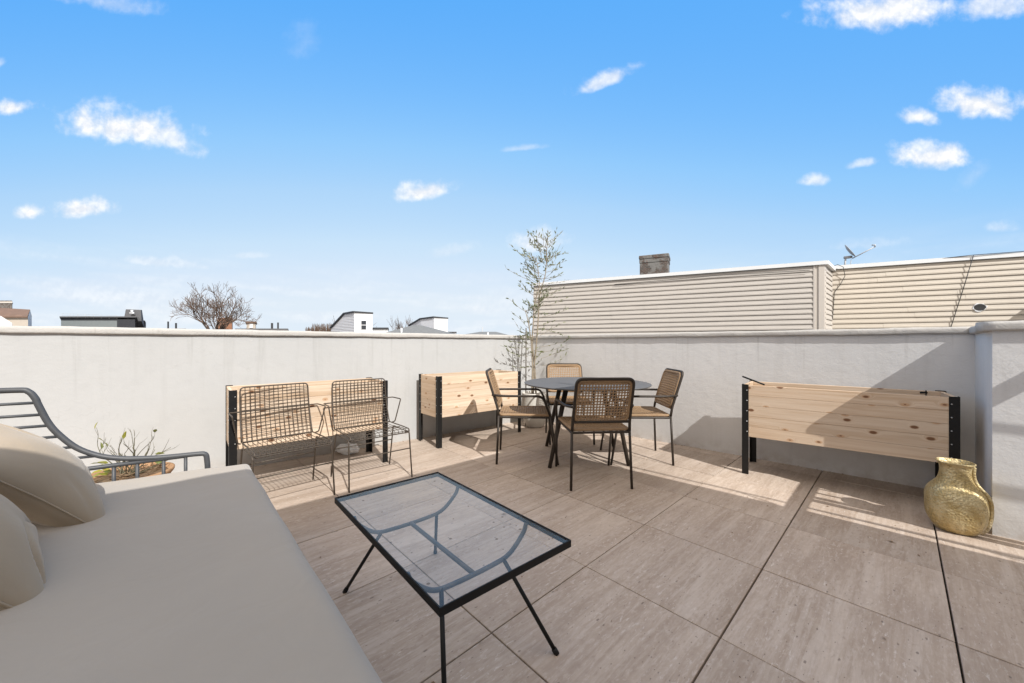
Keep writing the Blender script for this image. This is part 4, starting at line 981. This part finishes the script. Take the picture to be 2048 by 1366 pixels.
# ---------------------------------------------------------------- distant roofs and trees
def far_box(name, px0, px1, ytop, Y, mat, parent, depth=8, zb=-10.2, ybot=None, rot=0.0):
    a, b = at(px0, ytop, Y), at(px1, ytop, Y); z0 = zb if ybot is None else at(0, ybot, Y).z; k = depth / Y * .97
    mb = MB(); mb.prism([(a.x, Y), (b.x, Y), (b.x * (1 + k), Y + depth), (a.x * (1 + k), Y + depth)], z0, a.z); return mb.build(name, mat, parent)
# shingled house far left
Y = 38; t = thing('shingled_house', 'brown shingled house with grey chimney at the far left edge', 'house')
a, b, c, d = at(-60, 612, Y + 3), at(60, 619, Y + 3), at(55, 633, Y), at(-60, 633, Y); e = at(65, 634, Y + 6)
mb = MB(); th = Vector((0, 0, -.12)); mb.add([a, b, c, d, a + th, b + th, c + th, d + th], [(0, 1, 2, 3), (7, 6, 5, 4), (0, 4, 5, 1), (1, 5, 6, 2), (2, 6, 7, 3), (3, 7, 4, 0)])
e2_ = at(64, 634, Y + 6); mb.add([a, b, e2_, Vector((a.x, Y + 6, e2_.z))], [(0, 1, 2, 3)]); mb.build('roof', M['shingle_brown'], t)
mb = MB(); c2, d2 = at(56, 634, Y + .2), at(-60, 634, Y + .2); e3 = at(63.5, 634, Y + 5.8); apex = at(60, 620, Y + 3)
mb.add([(d2.x, d2.y, -10), (c2.x, c2.y, -10), c2, d2], [(0, 1, 2, 3)]); mb.build('wall', M['cream_wall'], t)
mb = MB(); mb.add([(c2.x, c2.y, -10), (e3.x, e3.y, -10), e3, apex, c2], [(0, 1, 2, 3, 4)]); mb.build('gable_wall', M['siding_white'], t)
ck = far_box('chimney', -30, 24, 601, Y + 4, M['old_brick'], t, 1.2, at(0, 622, Y + 4).z)
far_box('chimney_cap', -30, 25, 603, Y + 3.95, M['ceramic'], ck, 1.3, at(0, 606, Y + 3.95).z)
mb = MB(); q = [at(-40, 625, 33), at(2, 632, 33), at(24, 646, 33), at(24, 655, 33), at(-40, 655, 33)]; mb.add([(p.x, p.y, p.z) for p in q] + [(p.x * 1.09, p.y + 3, p.z) for p in q], [(0, 1, 2, 3, 4), (9, 8, 7, 6, 5)] + [(i, (i + 1) % 5, 5 + (i + 1) % 5, 5 + i) for i in range(5)]); mb.build('dormer', M['white_paint'], t)
# dark flat-roofed building
Y = 45; t = thing('dark_building', 'dark flat-roofed building with sloped stair hut and thin roof railing', 'building')
far_box('upper_wall', 122, 234, 634, Y, M['dark_cladding'], t, 9, at(0, 641, Y).z); far_box('lower_wall', 122, 234, 641, Y + .01, M['mid_cladding'], t, 8.9)
far_box('doorway_bay', 234, 270, 638, Y - .02, M['dark_cladding'], t, 9); far_box('roof_edge', 119, 273, 632.5, Y - .25, M['roofing'], t, 9.4, at(0, 635, Y).z)
mb = MB(); q = [at(247, 638, Y + 1), at(251.6, 618.6, Y + 1), at(282, 619.7, Y + 1), at(283, 638, Y + 1)]; q2 = [at(252, 655, Y + 5), at(256, 618.6, Y + 5), at(284, 619.7, Y + 5), at(290, 655, Y + 5)]
q[0].z = q[3].z = 3.9; q2[0].z = q2[3].z = 3.0
mb.add(q + q2, [(0, 1, 2, 3), (7, 6, 5, 4), (1, 5, 6, 2), (0, 4, 5, 1), (3, 2, 6, 7), (0, 3, 7, 4)]); mb.build('stair_hut', M['roofing'], t)
mb = MB(); p = at(264, 626, Y + .7); mb.tube([p, p + Vector((0, 0, .35))], .12, 8); mb.tube([p + Vector((-.25, 0, -.02)), p + Vector((.25, 0, -.02))], .1, 6); mb.build('vent_pipe', M['white_paint'], t)
mb = MB(); r0, r1 = at(124, 627, Y), at(234, 631, Y)
for k in range(8): p = r0.lerp(r1, k / 7); mb.tube([(p.x, p.y, p.z), (p.x, p.y, p.z - .45)], .02, 4)
for dz in (0, -.2): mb.tube([r0 + Vector((0, 0, dz)), r1 + Vector((0, 0, dz))], .012, 4)
mb.build('roof_railing', M['dish'], t)
far_box('side_block', 272, 290, 641, Y + 6, M['roofing'], t, 5)
# small flues on a low roof
t = thing('low_roof', 'low dark roof with two short flues beyond the wire chairs', 'building'); Y = 50
far_box('roof_slab', 470, 576, 657, Y, M['roofing'], t, 8, -10.2)
for px, yt, w in ((544, 646, 4.5), (556, 645, 3.5)): far_box('flue', px - w / 2, px + w / 2, yt, Y + 1, M['dark_cladding'], t, .3, at(0, 660, Y + 1).z)
t = thing('low_roof', 'low roof with one short flue left of the bare tree', 'building'); far_box('roof_slab', 322, 372, 657, Y + 1, M['roofing'], t, 8); far_box('flue', 334.5, 338, 643, Y + 2, M['dark_cladding'], t, .3, 2); far_box('flue', 350, 354, 646, Y + 2.2, M['dark_cladding'], t, .3, 2)
t = thing('stone_house', 'tiny grey house with pale window beside the bare tree', 'house'); Y = 72
far_box('wall', 493, 511, 645, Y, M['cream_wall'], t, 5); far_box('roof', 491, 513, 643, Y - .2, M['shingle_brown'], t, 5.6, at(0, 646.5, Y).z); far_box('window', 499, 506, 648, Y - .1, M['white_paint'], t, .1, at(0, 656, Y).z)
t = thing('brick_house', 'red brick house seen through the bare tree', 'house'); Y = 85
far_box('wall', 436, 464, 637, Y, M['brick_far'], t, 8); far_box('roof', 435, 465, 635.5, Y - .2, M['brick_far'], t, 8.4, at(0, 637.5, Y).z)
# white stair huts on the far roofs
def stair_hut(label, Y, side, front, win=None, eave=None):
    t = thing('stair_hut', label, 'building', group='white clapboard stair huts on far roofs')
    (xa, ya), (xb, yb), (xc, yc) = side; (xd, yd) = front; Yb = Y + 5.0
    k = lambda px, py, YY: at(px, py, YY)
    # front wall at depth Y between xc and xd, side wall runs back to the left
    fc, fd = k(xc, yc + 3, Y), k(xd, yd + 3, Y); sb, sa = k(xb, yb + 3, Y + 2.2), k(xa, ya, Y + 5.2)
    off = fd - fc
    mb = MB(); Vv = [(fc.x, fc.y, -9), (fd.x, fd.y, -9), tuple(fd), tuple(fc)]; mb.add(Vv, [(0, 1, 2, 3)]); fr = mb.build('front_wall', M['white_paint'], t)
    mb = MB()
    pts = [(sa.x, sa.y, -9), (fc.x, fc.y, -9), tuple(fc), tuple(sb), tuple(sa)]; pts2 = [(p[0] + off.x, p[1] + off.y, p[2]) for p in pts]
    mb.add(pts, [(0, 1, 2, 3, 4)]); mb.add(pts2, [(4, 3, 2, 1, 0)]); mb.add([pts[0], pts2[0], pts2[4], pts[4]], [(0, 1, 2, 3)])
    # clap lines on the side wall
    for q in range(14):
        z = fc.z - .2 - q * .22
        if z < 2: break
        t_ = 0.0; lo = Vector((fc.x, fc.y, z)); f_ = min(1, max(0, (z - sa.z) / max(.01, sb.z - sa.z))); end = Vector(sa).lerp(Vector(sb), f_)
        n_ = Vector((-(sa.y - fc.y), sa.x - fc.x, 0)).normalized(); n_ = -n_ if n_.y > 0 else n_
        mb.extr([(0, 0), (.035, 0), (0, .06)], lo, Vector((end.x, end.y, z)), n_, (0, 0, 1))
    mb.build('side_wall', M['siding_white'], t)
    mb = MB(); th = Vector((0, 0, .20)); top = [Vector(sa), Vector(sb), Vector(fc)]; ov = Vector((-.12, -.15, 0))
    V = []
    for p in top:
        for w in (p + ov, p + off + Vector((.12, -.05, 0))): V += [w, w + th]
    mb.add(V, [(0, 1, 5, 4), (4, 5, 9, 8), (1, 3, 7, 5), (5, 7, 11, 9), (2, 6, 7, 3), (6, 10, 11, 7), (0, 4, 6, 2), (4, 8, 10, 6), (8, 9, 11, 10), (0, 2, 3, 1)]); mb.build('roof', M['dark_cladding'], t)
    if win:
        x0, y0, x1, y1 = win; f_ = far_box('window', x0, x1, y0, Y - .06, M['white_paint'], t, .1, at(0, y1, Y).z)
        ym = (y0 + y1) / 2; far_box('pane', x0 + 1.2, x1 - .8, y0 + 1, Y - .075, M['window_glass'], f_, .02, at(0, ym - .7, Y).z); far_box('pane', x0 + 1.2, x1 - .8, ym + .7, Y - .075, M['window_glass'], f_, .02, at(0, y1 - .8, Y).z)
    return t
stair_hut('white stair hut with a dark roof edge and sash window', 52, ((662, 657), (688.7, 625.4), (708.5, 622)), (745, 624.7), (721.5, 640.5, 733, 659.5))
stair_hut('smaller windowless white stair hut behind the grey hipped roof', 66, ((818, 652), (841, 635.4), (868, 632)), (895.4, 634.4))
t = thing('parapet_block', 'low white roof block with a dark edge between the stair huts', 'building'); far_box('wall', 742, 776, 658, 52.5, M['white_paint'], t, 6); far_box('roof_edge', 741, 777, 655, 52.3, M['dark_cladding'], t, 6.4, at(0, 658, 52.3).z)
t = thing('parapet_block', 'low white roof block with a dark edge right of the smaller stair hut', 'building'); far_box('wall', 893, 912, 665, 66.5, M['white_paint'], t, 6); far_box('roof_edge', 892, 913, 663.5, 66.3, M['dark_cladding'], t, 6.4, at(0, 665, 66.3).z)
def hip(label, x0, xa, xb, x1, yr, ye, Y, pipe=None):
    t = thing('hip_roof_house', label, 'house', group='grey hip-roofed houses'); e0, e1 = at(x0, ye, Y), at(x1, ye, Y); r0, r1 = at(xa, yr, Y + 5), at(xb, yr, Y + 5)
    V = [e0, e1, Vector((e1.x + .5, Y + 10, e1.z)), Vector((e0.x - .5, Y + 10, e0.z)), r0, r1]
    mb = MB(); mb.add(V, [(0, 1, 5, 4), (1, 2, 5), (2, 3, 4, 5), (3, 0, 4), (3, 2, 1, 0)]); mb.build('roof', M['shingle_grey'], t)
    mb = MB(); mb.prism([(e0.x + .3, Y + .3), (e1.x - .3, Y + .3), (e1.x, Y + 9.7), (e0.x, Y + 9.7)], -10.2, e0.z - .03); mb.build('wall', M['cream_wall'], t)
    if pipe: p = at(pipe[0], pipe[1], Y + 1); mb = MB(); mb.tube([p, p + Vector((0, 0, -1.2))], .11, 8); mb.build('vent_pipe', M['white_paint'], t)
    return t
hip('grey hipped shingle roof with a white vent pipe between the stair huts', 755, 826, 842, 900, 650.5, 669, 46, (803, 656))
hip('grey low hipped roof with a short white pipe near the olive tree', 905, 960, 992, 1030, 663.5, 673, 60, (976, 665))
mb = MB(); p = at(965, 654, 75); mb.tube([p, (p.x, p.y, -10)], .09, 6); tag(mb.build('flue_pipe', M['dish']), 'thin distant flue standing above the low hipped roof', 'pipe')

# bare trees
def bare_tree(label, base, H, width, spread, seed, depth=6, rmin=.022, group=None, col='bark'):
    rng = random.Random(seed); t = thing('bare_tree', label, 'tree', tuple(base), 0, group); tr = MB(); cr = MB()
    def grow(p, d, L, r, lev):
        pts = [p.copy()]; n = 4
        for k in range(n):
            d = (d + Vector((rng.uniform(-1, 1), rng.uniform(-1, 1), rng.uniform(-.55, .85))) * (.13 if lev < 3 else .2)).normalized(); p = p + d * L / n; pts.append(p.copy())
        (tr if lev < 2 else cr).tube(pts, [max(rmin * .7, r * (1 - .35 * k / n)) for k in range(n + 1)], 6 if lev < 2 else 3, cap=False)
        if lev >= depth: return
        nk = 3 if lev < 2 else rng.choice((2, 3, 3, 4))
        for k in range(nk):
            q = pts[-1] if k == 0 else pts[rng.randint(1, n)]
            a = rng.uniform(0, 6.283); el = rng.uniform(.35, .95) * spread
            side = d.orthogonal().normalized(); side.rotate(Matrix.Rotation(a, 3, d))
            dd = (d + side * el + Vector((0, 0, .12))).normalized(); grow(q, dd, L * rng.uniform(.62, .84), max(rmin, r * rng.uniform(.5, .64)), lev + 1)
    trunkH = H * .34
    tr.tube([(0, 0, 0), (.1, 0, trunkH * .5), (0, 0, trunkH)], [H * .028, H * .022, H * .02], 8)
    for k in range(6):
        a = 6.283 * k / 6 + rng.uniform(-.4, .4); el = rng.uniform(.35, 1.0) * spread
        grow(Vector((0, 0, trunkH * rng.uniform(.8, 1.0))), Vector((math.cos(a) * el, math.sin(a) * el, 1.0)).normalized(), H * .21, H * .0125, 1)
    zs = max(v[2] for v in cr.v); x0_, x1_ = min(v[0] for v in cr.v), max(v[0] for v in cr.v); xs = (x1_ - x0_) / 2; xm = (x0_ + x1_) / 2
    for q in (tr, cr): q.v = [((v[0] - xm * min(1, v[2] / zs * 1.6)) * width / 2 / xs, v[1] * width / 2 / xs, v[2] * H / zs) for v in q.v]
    tr.build('trunk', M[col], t); cr.build('crown', M['twig_brown'], t); return t
bare_tree('large bare spreading tree above the parapet behind the daybed', (at(440, 652, 58).x, 58, -3.0), 13.5, 13.4, 1.0, 14, 6, .021)
bare_tree('small bare tree behind the stair hut with a window', (at(700, 640, 75).x, 75, -6.5), 13.2, 9, .75, 3, 5, .03, 'small bare trees by the stair huts')
bare_tree('faint slender bare tree between the two stair huts', (at(812, 640, 95).x, 95, -8), 16.5, 8, .5, 9, 5, .03, 'small bare trees by the stair huts')
bare_tree('bare treetop peeking over the greige clapboard house', (at(1225, 560, 30).x, 30, -8), 14.6, 4.5, .7, 19, 5, .015, 'small bare trees by the stair huts')
rng = random.Random(31); mb = MB()
for k in range(420):
    px = rng.uniform(612, 672); p = at(px, 668, 70 + rng.uniform(-2, 2)); h = 2.0 * rng.uniform(.5, 1.0) * (1 if px > 625 else .7)
    mb.tube([p, p + Vector((rng.uniform(-.25, .25), rng.uniform(-.2, .2), h))], [.035, .015], 3)
p0_ = at(612, 672, 70); p1_ = at(672, 672, 70); mb.box((p0_.x, 68, -10), (p1_.x, 72, p0_.z + .1))
tag(mb.build('hedge', M['hedge']), 'brown leafless hedge left of the stair hut with a window', 'hedge')
